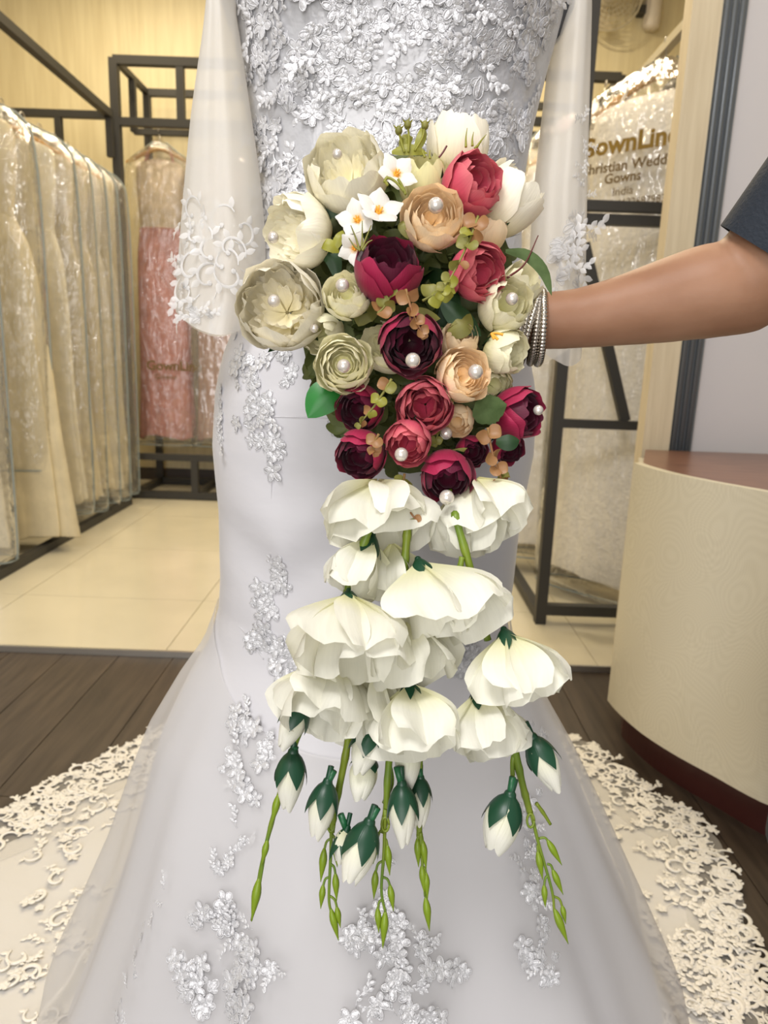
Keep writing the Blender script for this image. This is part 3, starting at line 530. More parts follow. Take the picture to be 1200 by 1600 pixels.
# sleeves
SLS = [lace_sprig(i+20).mesh('lace_sprig', MAT['slace']) for i in range(2)]; SLC = [lace_scroll(i+20).mesh('lace_scroll', MAT['slace']) for i in range(3)]; SLL = [lace_leaf(i+20).mesh('lace_leaf', MAT['slace']) for i in range(2)]
def sleeve(rows, yc, dpt, seed, label):
    rows = np.array(rows, float); q = spline(rows, 40); th = np.linspace(0, 2*PI, 56, endpoint=False); r = np.random.RandomState(seed); G = []
    for i, (y, xl, xr) in enumerate(q):
        a, b = atY(xl, y, yc), atY(xr, y, yc); f = i/39; w = (b[0]-a[0])/2; c = (a+b)/2; fo = .05+.09*f
        k = 1+fo*(np.sin(6*th+seed+f)*.5+np.sin(11*th+seed*2)*.3)*np.abs(np.sin(th))
        G.append(np.column_stack([c[0]+w*np.cos(th), c[1]+dpt*(.7+.5*f)*np.sin(th)*k, np.full(56, c[2])+.012*np.sin(2*th+1)*f**4]))
    m = MB().grid(G, True); m.build('sleeve', MAT['tulle2'], gown_root, label=label); return m.bvh()
SL = sleeve([(-70, 345, 372), (0, 328, 366), (60, 320, 374), (180, 302, 392), (300, 290, 408), (400, 282, 414), (480, 277, 408), (508, 279, 402)], .845, .045, 1, 'sheer left sleeve with corded lace hem')
SR = sleeve([(-70, 866, 920), (0, 868, 922), (60, 862, 921), (180, 848, 918), (300, 835, 915), (440, 826, 912), (520, 822, 908), (556, 822, 905)], .93, .045, 4, 'sheer right sleeve with lace hem')
for x, y, s in [(300, 330, 1.1), (308, 370, 1.2), (345, 345, 1.2), (380, 360, 1.1), (330, 395, 1.3), (360, 390, 1.1), (300, 420, 1.2), (325, 435, 1.2), (360, 430, 1.2), (350, 410, 1.2), (290, 455, 1.2), (312, 460, 1.0), (290, 400, 1), (375, 420, 1), (340, 455, .9), (318, 320, .9), (285, 430, 1)]:
    put(SL, x, y, SLC if s > 1 else SLS, 'lace_scroll' if s > 1 else 'lace_sprig', (s, s, s*.35))
for k in range(26): put(SL, 281+rng.randn()*3+ (0 if k < 14 else k*3-30), (330+k*12 if k < 14 else 492+rng.randn()*4), SLS+SLL, 'lace_sprig', .7)
for k in range(46): q = .9+.4*rng.rand(); put(SR, rng.choice([908, 905, 895, 885, 870, 880])+rng.randn()*6, 330+rng.rand()*215, SLL+SLS, 'lace_leaf', (q, q, q*.35))
for k in range(10): put(SR, 912+rng.randn()*2, 180+k*16, SLS, 'lace_sprig', .6)
# train lace: corded scrolls along the edge
stuff = {0: MB()}
def lay(i, f, lst, nm, sc, jit=.012):
    p = cT+(loop[i % NT]-cT)*f; q = np.array([p[0]+rng.randn()*jit, p[1]+rng.randn()*jit]); z = max(.003, tz(q[0], q[1], f))+.0045
    inst(nm, random.choice(lst), Matrix.Translation((q[0], q[1], z)) @ Matrix.Rotation(rng.rand()*6.28, 4, 'Z') @ Matrix.Rotation(rng.randn()*.08, 4, 'X') @ Matrix.Diagonal((sc, sc, sc*.5, 1)), gown_root)
def vis(p): # in or near the picture
    v = np.array([p[0], p[1], 0])-EYE; t = v.dot(_f); return t > .1 and -60 < 600+FPX*v.dot(CR)/t < 1260 and 1100 < 800+FPX*v.dot(CD)/t < 1680
cand = [i for i in range(NT) if vis(loop[i])]
for i in cand:
    for f, n in ((1.0, 1), (.955, 1), (.91, 1)):
        q = rng.rand()
        if q < .68: lay(i, f, IC, 'lace_scroll', 1.15+.4*rng.rand(), .010)
        elif q < .8: lay(i, f, IS, 'lace_sprig', 1.1+.3*rng.rand(), .010)
        else: lay(i, f, IF, 'lace_flower', 1.3+.4*rng.rand(), .010)
for i in cand[::2]:
    for f in (.86, .80): 
        if rng.rand() < .8: lay(i, f, IC+IS+IF, 'lace_scroll', 1.2+.5*rng.rand(), .025)
for k in range(60):
    i = random.choice(cand); f = random.uniform(.45, .78); lay(i, f, IF+IS, 'lace_sprig', 1.2, .02)
for x, y, n, w in ((110, 1455, 16, 32), (25, 1510, 12, 26), (95, 1592, 16, 45), (60, 1400, 8, 30), (150, 1385, 7, 14), (1060, 1500, 18, 40), (1000, 1430, 8, 25), (1080, 1580, 12, 35)):
    for k in range(n):
        q = atZ(x+rng.randn()*w*.6, y+rng.randn()*14, .02); f = np.linalg.norm(q[:2]-cT)/.85; sc = .9+.5*rng.rand()
        if vis(q): inst('lace_sprig', random.choice(IS+IF+IC), Matrix.Translation((q[0], q[1], tz(q[0], q[1], min(.85, f))+.006)) @ Matrix.Rotation(rng.rand()*6.28, 4, 'Z') @ Matrix.Diagonal((sc, sc, sc*.5, 1)), gown_root)
# ------------------------------------------------------------------ dress form under the gown
df = empty('dress_form', (0, AX, 0), label='dark dress form wearing the white gown, just showing at the armholes', cat='mannequin')
def fr(z, w, d): return ring(z, TH[::4], 1)*0+np.column_stack([np.interp(z, zt, cx)+w*np.cos(TH[::4]), AX+d*np.sin(TH[::4]), np.full(40, z)])
pr = [(.80, .10, .08), (.82, .16, .10), (.95, .185, .115), (1.1, .148, .095), (1.19, .140, .088), (1.27, .150, .090), (1.345, .165, .095), (1.365, .192, .085), (1.40, .205, .08), (1.46, .205, .075), (1.51, .16, .06), (1.54, .07, .05), (1.60, .05, .05), (1.61, .02, .02)]
MB().grid([fr(*q) for q in pr], True, cap=True).build('torso', MAT['form'], df)
MB().tube([(0, AX, .012), (0, AX, .82)], .016, 12).build('stand_pole', MAT['steel'], df); MB().tube([(0, AX, .001), (0, AX, .012)], .16, 32).build('stand_base', MAT['steel'], df)
# ================================================================== the bouquet
def TD(x, y, dt=0):                                                           # depth of the bouquet's front, a dome above a hanging tail
    if y < 800: return .615+.06*(((x-625)/240)**2+((y-470)/(380 if y < 470 else 520))**2)+dt
    return .612+.03*min(1, (y-800)/650)+.02*((x-640)/220)**2+dt
BQ = empty('bridal_bouquet', P(640, 560, .68), label='cascading bridal bouquet of artificial ranunculus and hanging white blooms with pearls', cat='bouquet')
def cup_petal(R, pe, Wd, tip=.22, pw=2.4, curl=.10, ruf=.03, seed=0, nu=9, nv=9, p0=.16, spiral=.05, k=1., th0=0., crink=.012):
    r = np.random.RandomState(seed); ph = r.rand(5)*6.28; G = []; UV = []
    sk_ = r.randn()*.06
    for v in np.linspace(0, 1, nv):
        row = []; ur = []
        for u in np.linspace(-1, 1, nu):
            ve = v*(1-tip*abs(u+sk_)**pw-.03*math.sin(5*u+ph[0])*v); ps = PI*(p0+(pe-p0)*ve)
            th = th0+Wd*u*(.45+.55*math.sin(PI*min(1, .15+.62*v)))*(1-.12*max(0, v-.75)*4)
            rr = R*(1+spiral*u+curl*max(0, ve-.78)**1.5*8+ruf*math.sin(6*u+ph[1])*v**3+crink*math.sin(9*v+3*u+ph[2])+crink*.8*math.sin(17*u+ph[3])*v)
            row.append((rr*math.sin(ps)*math.cos(th), rr*math.sin(ps)*math.sin(th), -rr*k*math.cos(ps))); ur.append((.5+.5*u, v))
        G.append(row); UV.append(ur)
    return MB().grid(G, uv=UV)
# kinds: outer layers are petals of their own (radius, closing angle, width, number), inner layers form the flower's centre
KINDS = dict(
 ranunculus=dict(out=[(1.0, .57, .86, 4), (.93, .655, .80, 4)], inn=[(.83, .69, 1.0, 4), (.72, .70, 1.0, 4), (.61, .705, 1.1, 4), (.50, .70, 1.1, 3), (.40, .69, 1.15, 3), (.30, .68, 1.2, 3)], k=.92, tip=.10, curl=.06),
 peony=dict(out=[(1.0, .60, .92, 4), (.95, .68, .86, 4)], inn=[(.88, .70, .85, 5), (.80, .64, .55, 6), (.62, .60, .45, 7), (.46, .62, .5, 6)], k=.98, curl=.05),
 rosebud=dict(out=[(1.0, .60, .95, 3), (.93, .69, .95, 4)], inn=[(.84, .73, .95, 4), (.72, .745, .95, 4), (.58, .75, 1.0, 3), (.44, .75, 1.1, 3)], k=1.06, curl=.05),
 tulip=dict(out=[(1.0, .66, .85, 4), (.93, .72, .85, 4)], inn=[(.84, .74, .9, 4), (.70, .74, .9, 4), (.55, .75, 1.0, 3)], k=1.22, curl=.05))
PM = {}
def kmesh(kind, mat):
    if (kind, mat) in PM: return PM[kind, mat]
    K = KINDS[kind]; O = []
    for li, (R, pe, w, n) in enumerate(K['out']):
        O.append([cup_petal(R, pe+.015*j, w, seed=li*10+j+len(PM)*31, k=K['k'], curl=K['curl'], ruf=.035, tip=.24 if j else .16).mesh('petal', PET[mat]) for j in range(3)])
    C = []
    for v in range(2):
        c = MB(); r = np.random.RandomState(v+len(PM)*7)
        for li, (R, pe, w, n) in enumerate(K['inn']):
            for q in range(n): c.mb(cup_petal(R, pe+r.randn()*.018, w, seed=r.randint(9999), k=K['k'], curl=.03, ruf=.08 if kind == 'peony' else .03, nu=9, nv=8, crink=.03 if kind == 'peony' else .015, p0=.03, tip=K.get('tip', .2)), Matrix.Rotation(q*2*PI/n+li*.9+r.rand()*.3, 4, 'Z') @ Matrix.Translation((0, 0, -.02*li)))
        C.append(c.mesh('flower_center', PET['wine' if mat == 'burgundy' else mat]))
    cal = MB()
    for q in range(5): cal.mb(cup_petal(1.03, .40, .35, tip=.75, pw=1.3, seed=q, k=K['k'], nu=5, nv=5, ruf=0, p0=.03), Matrix.Rotation(q*1.2566, 4, 'Z'))
    PM[kind, mat] = (O, C, cal.mesh('calyx', MAT['leaf'])); return PM[kind, mat]
PEARL = MB().ball((0, 0, 0), 1, 18, 12).mesh('pearl', MAT['pearl'])
PINM = MB().tube([(0, 0, -3.2), (0, 0, -.7)], .10, 5).mesh('pin', MAT['alu'])
def pearl(x, y, rpx, t, parent):
    c = P(x, y, t); r = rpx*t/FPX; o = inst('pearl', PEARL, Matrix.Translation(c) @ Matrix.Scale(r, 4), parent); o['label'] = 'shiny round pearl'
def flower(kind, mat, x, y, rp, face, label, dt=0, pl=None, spin=None, petals=2, sq=1.0, name='ranunculus'):
    t = TD(x, y, dt); R = rp*t/FPX; z = camdir(*face); c = P(x, y, t)+_f*R*.35; f = empty(name, c, BQ, label=label); O, C, cal = kmesh(kind, mat)
    B = basis(z, c, random.random()*6.28 if spin is None else spin, (R*sq, R, R)); K = KINDS[kind]
    for li, (q, n, *_) in enumerate([(o, K['out'][i][3]) for i, o in enumerate(O)]):
        if li < 2-petals: 
            continue
        for k in range(n): inst('petal', random.choice(q), B @ Matrix.Rotation(k*2*PI/n+li*.8+random.uniform(-.1, .1), 4, 'Z') @ Matrix.Rotation(random.uniform(-.05, .05), 4, 'X'), f)
    inst('flower_center', random.choice(C), B, f)
    inst('calyx', cal, B, f)
    if pl: pearl(pl[0], pl[1], pl[2], t-(R*pl[3] if len(pl) > 3 else R*.30), f)
    return f
FW = [
 ('peony', 'cream', 541, 258, 66, (-.18, .28, .9), 'large cream peony at the top with a pearl in its cup', .0, (527, 241, 8), 1),
 ('peony', 'cream', 461, 356, 57, (-.72, -.05, .62), 'large cream peony turned to the side, above the widest one', .0, (427, 371, 9, .45), 1.08),
 ('peony', 'ivory', 436, 472, 71, (-.12, -.02, 1), 'widest open ivory peony with ragged inner petals and a pearl', -.01, (428, 470, 10, .1), 1),
 ('tulip', 'ivory', 717, 216, 50, (.10, 1, .30), 'ivory peony at the very top, seen from its side', .02, None, 1),
 ('tulip', 'ivory', 798, 302, 52, (.45, .45, .25), 'ivory peony at the upper edge, petals splayed beside the sheer sleeve', .015, None, 1),
 ('ranunculus', 'green', 541, 457, 39, (-.12, .35, .9), 'small greenish ranunculus beside the dark burgundy one, pearl in its top', -.005, (535, 446, 11), 1),
 ('tulip', 'green', 503, 520, 36, (-.35, -.3, .8), 'half hidden greenish bud below the widest ivory peony', .025, (491, 513, 7, .6), 1),
 ('ranunculus', 'green', 536, 566, 47, (.02, -.12, 1), 'green-white ranunculus above the bright pointed leaf, pearl in the middle', -.01, (537, 572, 11), 1),
 ('tulip', 'green', 605, 540, 42, (-.5, .15, .7), 'green-white flower mostly hidden behind the pearled burgundy ranunculus', .025, None, 1),
 ('tulip', 'green', 791, 472, 42, (.28, .05, .95), 'green-cream flower in front of the silver bangles, pearl in its heart', -.005, (800, 467, 10, .7), 1),
 ('tulip', 'green', 814, 442, 36, (.5, .45, .6), 'green-cream flower under the long grey-green leaf', .03, None, 1),
 ('rosebud', 'green', 795, 547, 37, (.7, -.3, .55), 'green-white flower with an orange throat mark, below the bangles', .0, None, 1),
 ('rosebud', 'green', 771, 600, 36, (.2, -.3, .8), 'green-cream flower tucked behind the lower peach ranunculus', .02, (754, 612, 8), 1),
 ('tulip', 'lemon', 662, 274, 40, (.05, .75, .6), 'pale lemon flower behind the upper peach ranunculus', .02, None, 1),
 ('ranunculus', 'peach', 679, 333, 52, (.02, .17, 1), 'upper peach ranunculus with the biggest pearl', -.012, (681, 321, 12.5), 1),
 ('ranunculus', 'peach', 726, 583, 45, (.32, .02, .9), 'lower peach ranunculus with a pearl, above the pink ones', -.012, (743, 581, 12), 1),
 ('tulip', 'peach', 765, 358, 30, (.25, .75, .5), 'peach bud squeezed between the two coral flowers', .025, None, 1),
 ('rosebud', 'peach', 718, 528, 33, (.05, .55, .8), 'peach flower without a pearl, peeping over the lower peach one', .02, None, 1),
 ('rosebud', 'peach', 716, 656, 28, (-.3, -.55, .75), 'dull peach bud in the shade below the lower peach ranunculus', .018, (697, 677, 10, .5), 1),
 ('rosebud', 'rose', 742, 279, 49, (.55, .12, .8), 'coral pink ranunculus at the top with a dark open heart', -.012, None, 1),
 ('rosebud', 'rose', 750, 421, 46, (.5, -.35, .78), 'rose pink ranunculus touched by a copper sprig, above the bangles', -.012, None, 1),
 ('rosebud', 'rose', 664, 632, 46, (-.12, -.25, .95), 'rose pink ranunculus with an empty open heart, below the middle', -.008, None, 1),
 ('rosebud', 'rose', 638, 690, 38, (-.2, -.5, .85), 'smaller coral pink ranunculus with a low hanging pearl', -.01, (627, 710, 11, .55), 1),
 ('rosebud', 'burgundy', 606, 413, 55, (.15, .55, .8), 'darkest burgundy ranunculus beside the white starry blossoms', -.012, None, 1),
 ('rosebud', 'burgundy', 642, 533, 51, (.02, -.38, .9), 'burgundy ranunculus in the centre with a pearl in its heart', -.015, (645, 563, 12, .6), 1),
 ('rosebud', 'burgundy', 561, 636, 38, (-.4, -.35, .8), 'burgundy ranunculus under the green-white one, crossed by a copper sprig', .012, None, 1),
 ('rosebud', 'burgundy', 563, 710, 41, (-.38, -.5, .75), 'burgundy ranunculus at the lower corner beside the coral one', -.004, None, 1),
 ('rosebud', 'burgundy', 815, 644, 44, (.72, -.12, .6), 'burgundy ranunculus turned outward at the edge, pearl at its rim', -.002, (841, 641, 8, .3), 1),
 ('rosebud', 'burgundy', 700, 744, 43, (-.03, -.62, .75), 'lowest burgundy ranunculus with a dangling pearl', -.012, (698, 777, 12, .45), 1),
 ('rosebud', 'burgundy', 738, 705, 28, (.2, -.3, .8), 'small burgundy bud behind the lowest one', .018, None, 1),
 ('rosebud', 'burgundy', 795, 700, 28, (.25, -.5, .6), 'burgundy flower hidden under the outward turned one', .022, None, 1)]
HID = {6, 8, 10, 12, 16, 17, 18, 29, 30}
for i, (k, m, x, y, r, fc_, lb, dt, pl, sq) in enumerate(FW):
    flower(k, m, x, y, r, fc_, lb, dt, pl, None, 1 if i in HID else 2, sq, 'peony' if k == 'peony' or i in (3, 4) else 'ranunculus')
# small white starry blossoms
BP = [petal_piece(1, .42, .12, 7, 8) for _ in range(1)]
def star(x, y, rp, face, t, label, orange=True, spin=0, n=5):
    R = rp*t/FPX; c = P(x, y, t); f = empty('star_blossom', c, BQ, label=label); B = basis(camdir(*face), c, spin, R)
    me = STARP
    for k in range(n): inst('petal', me, B @ RZ(k*2*PI/n, (0, 0, 0), .38+random.uniform(-.1, .15)), f)
    if orange: inst('throat', STARC, B, f)['label'] = 'orange throat'
G_ = MB(); 
for A in BP: G_.v, G_.f, G_.n = A.v, A.f, A.n; G_.uv = [np.column_stack([q[:, 0], q[:, 1]]) for q in A.uv]
STARP = G_.mesh('petal', PET['blossom'])
c_ = MB(); c_.ball((0, 0, .10), .14, 10, 6, (1, 1, .8)); [c_.tube([(0, 0, .05), (.12*math.cos(a), .12*math.sin(a), .32)], .03, 5) for a in (0, 1.3, 2.6, 3.9, 5.2)]
STARC = c_.mesh('throat', MAT['orange'])
for x, y, r, fc_, sp, lb in [(560, 347, 37, (-.25, .15, .95), .3, 'white starry blossom with orange throat, foremost by the dark burgundy one'), (590, 336, 44, (.25, .5, .85), 1.1, 'largest white starry blossom with orange throat, under the top cream peony'), (556, 388, 30, (-.3, -.3, .85), .7, 'lower white starry blossom above the small greenish ranunculus'), (618, 275, 36, (.3, .2, .9), .5, 'white starry blossom beside the pale lemon flower')]:
    star(x, y, r, fc_, TD(x, y, -.004), lb, True, sp)
# leaves, sprigs, filler
def leaf(path, t, wpx, mat, name='leaf', label=None, bend=.004, fold=.25, n=12, teeth=0):
    p = spline(path, n); t = np.broadcast_to(np.asarray(t, float), (n,)); Q = np.array([P(x, y, tt) for (x, y), tt in zip(p, t)]); T = np.gradient(p, axis=0); T /= np.linalg.norm(T, axis=1)[:, None]; G = []
    for i in range(n):
        v = i/(n-1); w = wpx*t[i]/FPX*max(.02, math.sin(PI*min(1, .06+.94*v))**.75)*(1+teeth*(i % 2)); s_ = -CD*T[i][0]+CR*T[i][1]
        G.append([Q[i]+s_*w*u+_f*(abs(u)*w*fold-bend*math.sin(PI*v)) for u in np.linspace(-1, 1, 7)])
    return MB().grid(G).build(name, MAT[mat], BQ, label=label)
leaf([(528, 606), (505, 622), (481, 653)], TD(505, 628, .012), 27, 'leafb', label='bright green pointed leaf')
leaf([(790, 392), (822, 400), (848, 425), (862, 462)], np.linspace(.655, .640, 12), 10, 'leafg', label='long arching grey-green leaf')
leaf([(742, 655), (765, 640), (792, 632)], TD(765, 645, -.004), 22, 'leafg', teeth=.12, label='toothed grey-green leaf'); leaf([(690, 470), (720, 500), (752, 525)], .652, 18, 'leaf'); leaf([(775, 690), (795, 692), (812, 688)], .64, 13, 'leaf')
leaf([(495, 330), (515, 318), (545, 308)], .66, 22, 'leaf', teeth=.2); leaf([(500, 395), (520, 405), (528, 440)], .66, 13, 'leaf'); leaf([(498, 380), (515, 385), (530, 395)], .645, 10, 'yleaf'); leaf([(518, 395), (530, 375), (536, 360)], .645, 8, 'yleaf')
leaf([(612, 238), (640, 236), (668, 240)], .652, 9, 'yleaf'); leaf([(630, 240), (634, 222), (645, 214)], .655, 10, 'yleaf'); leaf([(648, 240), (658, 218), (662, 196)], .652, 8, 'yleaf'); leaf([(640, 505), (655, 495), (688, 498)], .64, 14, 'olive'); leaf([(628, 640), (650, 650), (640, 665)], .64, 8, 'leaf')
leaf([(640, 372), (632, 355), (628, 345)], .625, 11, 'olive'); leaf([(700, 520), (722, 512), (735, 490)], .65, 16, 'olive'); leaf([(690, 620), (740, 640), (760, 660)], .66, 16, 'moss'); leaf([(660, 715), (700, 712), (730, 700)], .65, 8, 'olive'); leaf([(592, 480), (570, 490), (560, 510)], .66, 18, 'olive')
def twig(path, t, r, mat, name='twig', label=None, n=20):
    p = spline(path, n); return MB().tube([P(x, y, tt) for (x, y), tt in zip(p, np.broadcast_to(np.asarray(t, float), (n,)))], r, 6).build(name, MAT[mat], BQ, label=label)
twig([(793, 434), (820, 412), (841, 368)], np.linspace(.635, .65, 20), np.linspace(.0011, .0005, 20), 'twig', label='thin dark red twig'); twig([(686, 246), (692, 238), (698, 228)], .635, .0009, 'twig', label='thin dark red twig')
for a, b in (((728, 230), (730, 200)), ((738, 228), (740, 206)), ((745, 230), (760, 210)), ((672, 248), (672, 234)), ((664, 246), (660, 232)), ((742, 232), (752, 222))): twig([a, ((a[0]+b[0])/2-1, (a[1]+b[1])/2), b], .632, np.linspace(.0013, .0003, 20), 'yleaf', 'spike')
for a, b, c2 in (((632, 238), (627, 222), (623, 204)), ((638, 238), (639, 215), (637, 195)), ((648, 236), (660, 215), (664, 196))):
    twig([a, b, c2], .645, .0011, 'yleaf', 'berry_stalk'); q = P(*c2, .645); MB().ball(q, .0035, 10, 8, (1, 1, 1.2)).build('berry', MAT['olive'], BQ)
    for k in range(4): MB().mb(petal_piece(.007, .0016, .001), basis(camdir(math.cos(k*1.57), math.sin(k*1.57)+.3, .4), q, 0, 1, ) @ Matrix.Rotation(-1.2, 4, 'Y')).build('sepal', MAT['yleaf'], BQ)
for a in ([(548, 352), (556, 372), (562, 392)], [(545, 372), (553, 384), (563, 392)], [(580, 352), (572, 372), (566, 388)], [(566, 345), (566, 370), (565, 390)], [(582, 375), (574, 380), (566, 392)]): twig(a, .603, np.linspace(.0004, .0012, 20), 'olive', 'spike')
for a in ([(600, 285), (606, 278), (618, 284), (632, 300)], [(622, 280), (628, 290), (634, 304)], [(606, 290), (602, 282), (606, 276)]): twig(a, .612, .0013, 'yleaf', 'tendril')
for b in ((786, 523), (778, 531), (772, 530)): twig([(767, 521), ((766+b[0])/2, (522+b[1])/2-2), b], .602, np.linspace(.0008, .0014, 20), 'orange', 'throat_mark', 'orange throat mark')
def round_leaf():
    G = [[(1-math.cos(v*PI)*1.0, (1-.0)*u*math.sin(PI*min(.97, .06+.9*v))**.6*.62, .22*u*u*math.sin(v*PI)+.10*math.sin(v*PI)) for u in np.linspace(-1, 1, 7)] for v in np.linspace(0, 1, 8)]; return MB().grid(np.array(G)*[.5, 1, 1])
RL = {m: round_leaf().mesh('leaf', MAT[m]) for m in ('copper', 'yleaf', 'olive')}
def sprig(path, dt, sz, mats, label, n=5, tilt=.5):
    p = spline(path, 16); t = np.array([TD(x, y, dt) for x, y in p]); Q = np.array([P(x, y, tt) for (x, y), tt in zip(p, t)]); r = empty('eucalyptus_sprig', Q[0], BQ, label=label)
    MB().tube(Q, np.linspace(.0013, .0007, 16), 6).build('twig', MAT['copper' if mats[0] == 'copper' else 'olive'], r)
    for k in range(n):
        i = min(15, int((k+.6)*16/n)); T = nrm(Q[min(15, i+1)]-Q[i-1]); s_ = .82*sz*t[i]/FPX*(1.1-.5*k/n)
        for sgn in (-1, 1):
            lat = nrm(np.cross(T, -_f))*sgn; d = nrm(lat+T*random.uniform(.1, .9)-_f*random.uniform(0, .5)); nn = nrm(-_f+rng.randn(3)*.45)
            inst('leaf', RL[random.choice(mats)], basis(nn, Q[i], 0, s_, d), r)
    inst('leaf', RL[mats[0]], basis(-_f+T*.3, Q[-1], 0, sz*.5*t[-1]/FPX, T), r)
C_, Y_, O_ = 'copper', 'yleaf', 'olive'
sprig([(747, 338), (735, 372), (712, 420), (690, 458)], -.035, 24, [Y_, C_, O_], 'lime and copper eucalyptus sprig beside the rose pink ranunculus', 6)
sprig([(634, 452), (645, 490), (660, 520)], -.042, 21, [C_], 'copper eucalyptus sprig lying on the central burgundy ranunculus', 4); sprig([(612, 592), (588, 630), (562, 662)], -.028, 18, [O_, C_, Y_], 'olive eucalyptus sprig across the shaded burgundy ranunculus', 4)
sprig([(592, 678), (584, 694), (586, 706)], -.030, 17, [C_], 'short pink-copper sprig on the lower corner burgundy flower', 2); sprig([(632, 740), (630, 780), (652, 816)], -.010, 17, [C_, O_], 'copper eucalyptus sprig hanging over the top white bloom', 4)
sprig([(762, 668), (770, 710), (782, 745), (788, 778)], -.025, 22, [C_], 'copper eucalyptus sprig hanging below the outward turned burgundy flower', 5); sprig([(782, 735), (800, 765), (812, 796)], -.018, 12, [Y_, O_], 'thin lime eucalyptus sprig beside the skirt edge', 4); sprig([(660, 470), (680, 460), (700, 455)], -.01, 24, [Y_, O_], 'round lime leaves below the rose pink ranunculus', 2)
sprig([(590, 490), (600, 480), (615, 455)], -.01, 22, [O_, C_], 'olive leaves between the two dark burgundy ranunculus', 3); sprig([(700, 600), (690, 660), (680, 690)], .012, 18, [O_, Y_], 'shaded olive leaves in the gap below the centre', 4)
# moss core and handle
core = MB(); lf = round_leaf()
for k in range(520):
    a, b = rng.rand()*2*PI, math.sqrt(rng.rand()); x, y = 640+165*b*math.cos(a), 490+245*b*math.sin(a); t = .668+.05*b*b+rng.rand()*.015
    core.mb(lf, basis(-_f+rng.randn(3)*.6, P(x, y, t), rng.rand()*6.3, .012+.008*rng.rand()))
core.build('filler_foliage', MAT['moss'], BQ, kind='stuff', label='dark mossy filler leaves')
hc1 = [P(668, 500, .690), P(712, 502, .712), P(728, 540, .722), P(732, 640, .722)]
MB().tube(spline(hc1, 14), [.05, .04]+[.017]*11+[.015], 16).build('handle', MAT['leaf'], BQ, label='wrapped stem handle')
Gd = []
for b in np.linspace(0, 1, 10):
    Gd.append([P(640+170*b*math.cos(a), 490+250*b*math.sin(a), .688+.03*b*b) for a in np.linspace(0, 2*PI, 32, endpoint=False)])
MB().grid(Gd, True).build('backing', MAT['moss'], BQ)
# ------------------------------------------------------------------ hanging white blooms
def fan_petal(seed, nu=13, nv=11):
    """one broad rounded petal along +X, base at the origin, back arching towards +Z, with a rippled edge"""
    r = np.random.RandomState(seed); ph = r.rand(8)*6.3; G = []; UV = []; wd = .56+.14*r.rand(); sk_ = r.randn()*.06; rec = .05+.22*r.rand(); cup = .10+.16*r.rand()
    for v in np.linspace(0, 1, nv):
        row = []; ur = []
        for u in np.linspace(-1, 1, nu):
            ve = v*(1-.20*abs(u+sk_)**2.4+.022*math.sin(7*u+ph[0])*v+.010*math.sin(19*u+ph[1])*v)
            w = wd*(.10+.90*math.sin(PI*.5*min(1, v*1.22))**1.15)*(1-.10*max(0, v-.8)*5*abs(u))
            z = .16*math.sin(PI*.62*ve)-rec*max(0, ve-.45)**2*2.2-cup*u*u*ve+(.070*math.sin(4.5*u+ph[2])+.045*math.sin(9*u+ph[3])+.02*math.sin(15*u+ph[6]))*v**2.2+.010*math.sin(21*u+ph[4])*v+.012*math.sin(11*v+4*u+ph[5])*v
            row.append((ve, w*u*(1-.05*v*abs(u)), z)); ur.append((.5+.5*u, v))
        G.append(row); UV.append(ur)
    return MB().grid(G, uv=UV)
FPM = [fan_petal(40+i).mesh('petal', PET['white']) for i in range(9)]
def star_calyx(n=6, L=1., bell=.55):
    m = MB()
    for k in range(n):
        G = []
        for v in np.linspace(0, 1, 6):
            G.append([(((.10+bell*v**.75)*math.cos(a)), ((.10+bell*v**.75)*math.sin(a)), L*v) for a in (np.linspace(-1, 1, 5)*(.55 if v < .45 else .55*(1-v)/.55+.03))])
        m.mb(MB().grid(G), Matrix.Rotation(k*2*PI/n, 4, 'Z'))
    m.ball((0, 0, .02), .13, 8, 5); return m
CALM = star_calyx(6).mesh('calyx', MAT['calyx'])
def bloom(cx_, cy_, px, py, wpx, label, t, n=5, tilt=.25, hid=0, spin=None, rr=1.):
    """calyx pixel (cx_, cy_), mouth centre pixel (px, py), mouth width in pixels"""
    a = P(cx_, cy_, t); b = P(px, py, t-tilt*.03); ax = b-a; L = np.linalg.norm(ax); R = wpx*.395*t/FPX; f = empty('white_bloom', a, BQ, label=label); ax = nrm(ax)
    lp = max(math.hypot(L*1.06, R)*.98, L); al0 = math.asin(min(.92, R/lp)); sp0 = random.random()*6.3 if spin is None else spin
    B = basis(ax, a); M3 = B.to_3x3()
    for k in range(n):
        th = sp0+k*2*PI/n+random.uniform(-.15, .15); al = max(.15, al0+random.uniform(-.34, .16)-(.16 if k % 2 else 0))
        rad = np.array(M3 @ Vector((math.cos(th), math.sin(th), 0))); d = rad*math.sin(al)+ax*math.cos(al); z_ = rad*math.cos(al)-ax*math.sin(al)
        q = lp*random.uniform(.90, 1.08)
        inst('petal', random.choice(FPM), basis(z_, a, 0, (q, q*random.uniform(.95, 1.2), q), d), f)
    if not hid: inst('calyx', CALM, basis(ax, a-ax*.0045, random.random(), (.024, .024, .021)), f)['label'] = 'dark green pointed calyx'
    inst('stamen', STAM, basis(ax, a, 0, L*.75), f)['label'] = 'yellow stamen'
STAM = MB().tube([(0, 0, .05), (.02, 0, .5), (.03, .02, .9)], [.03, .035, .05], 6).mesh('stamen', MAT['yel'])
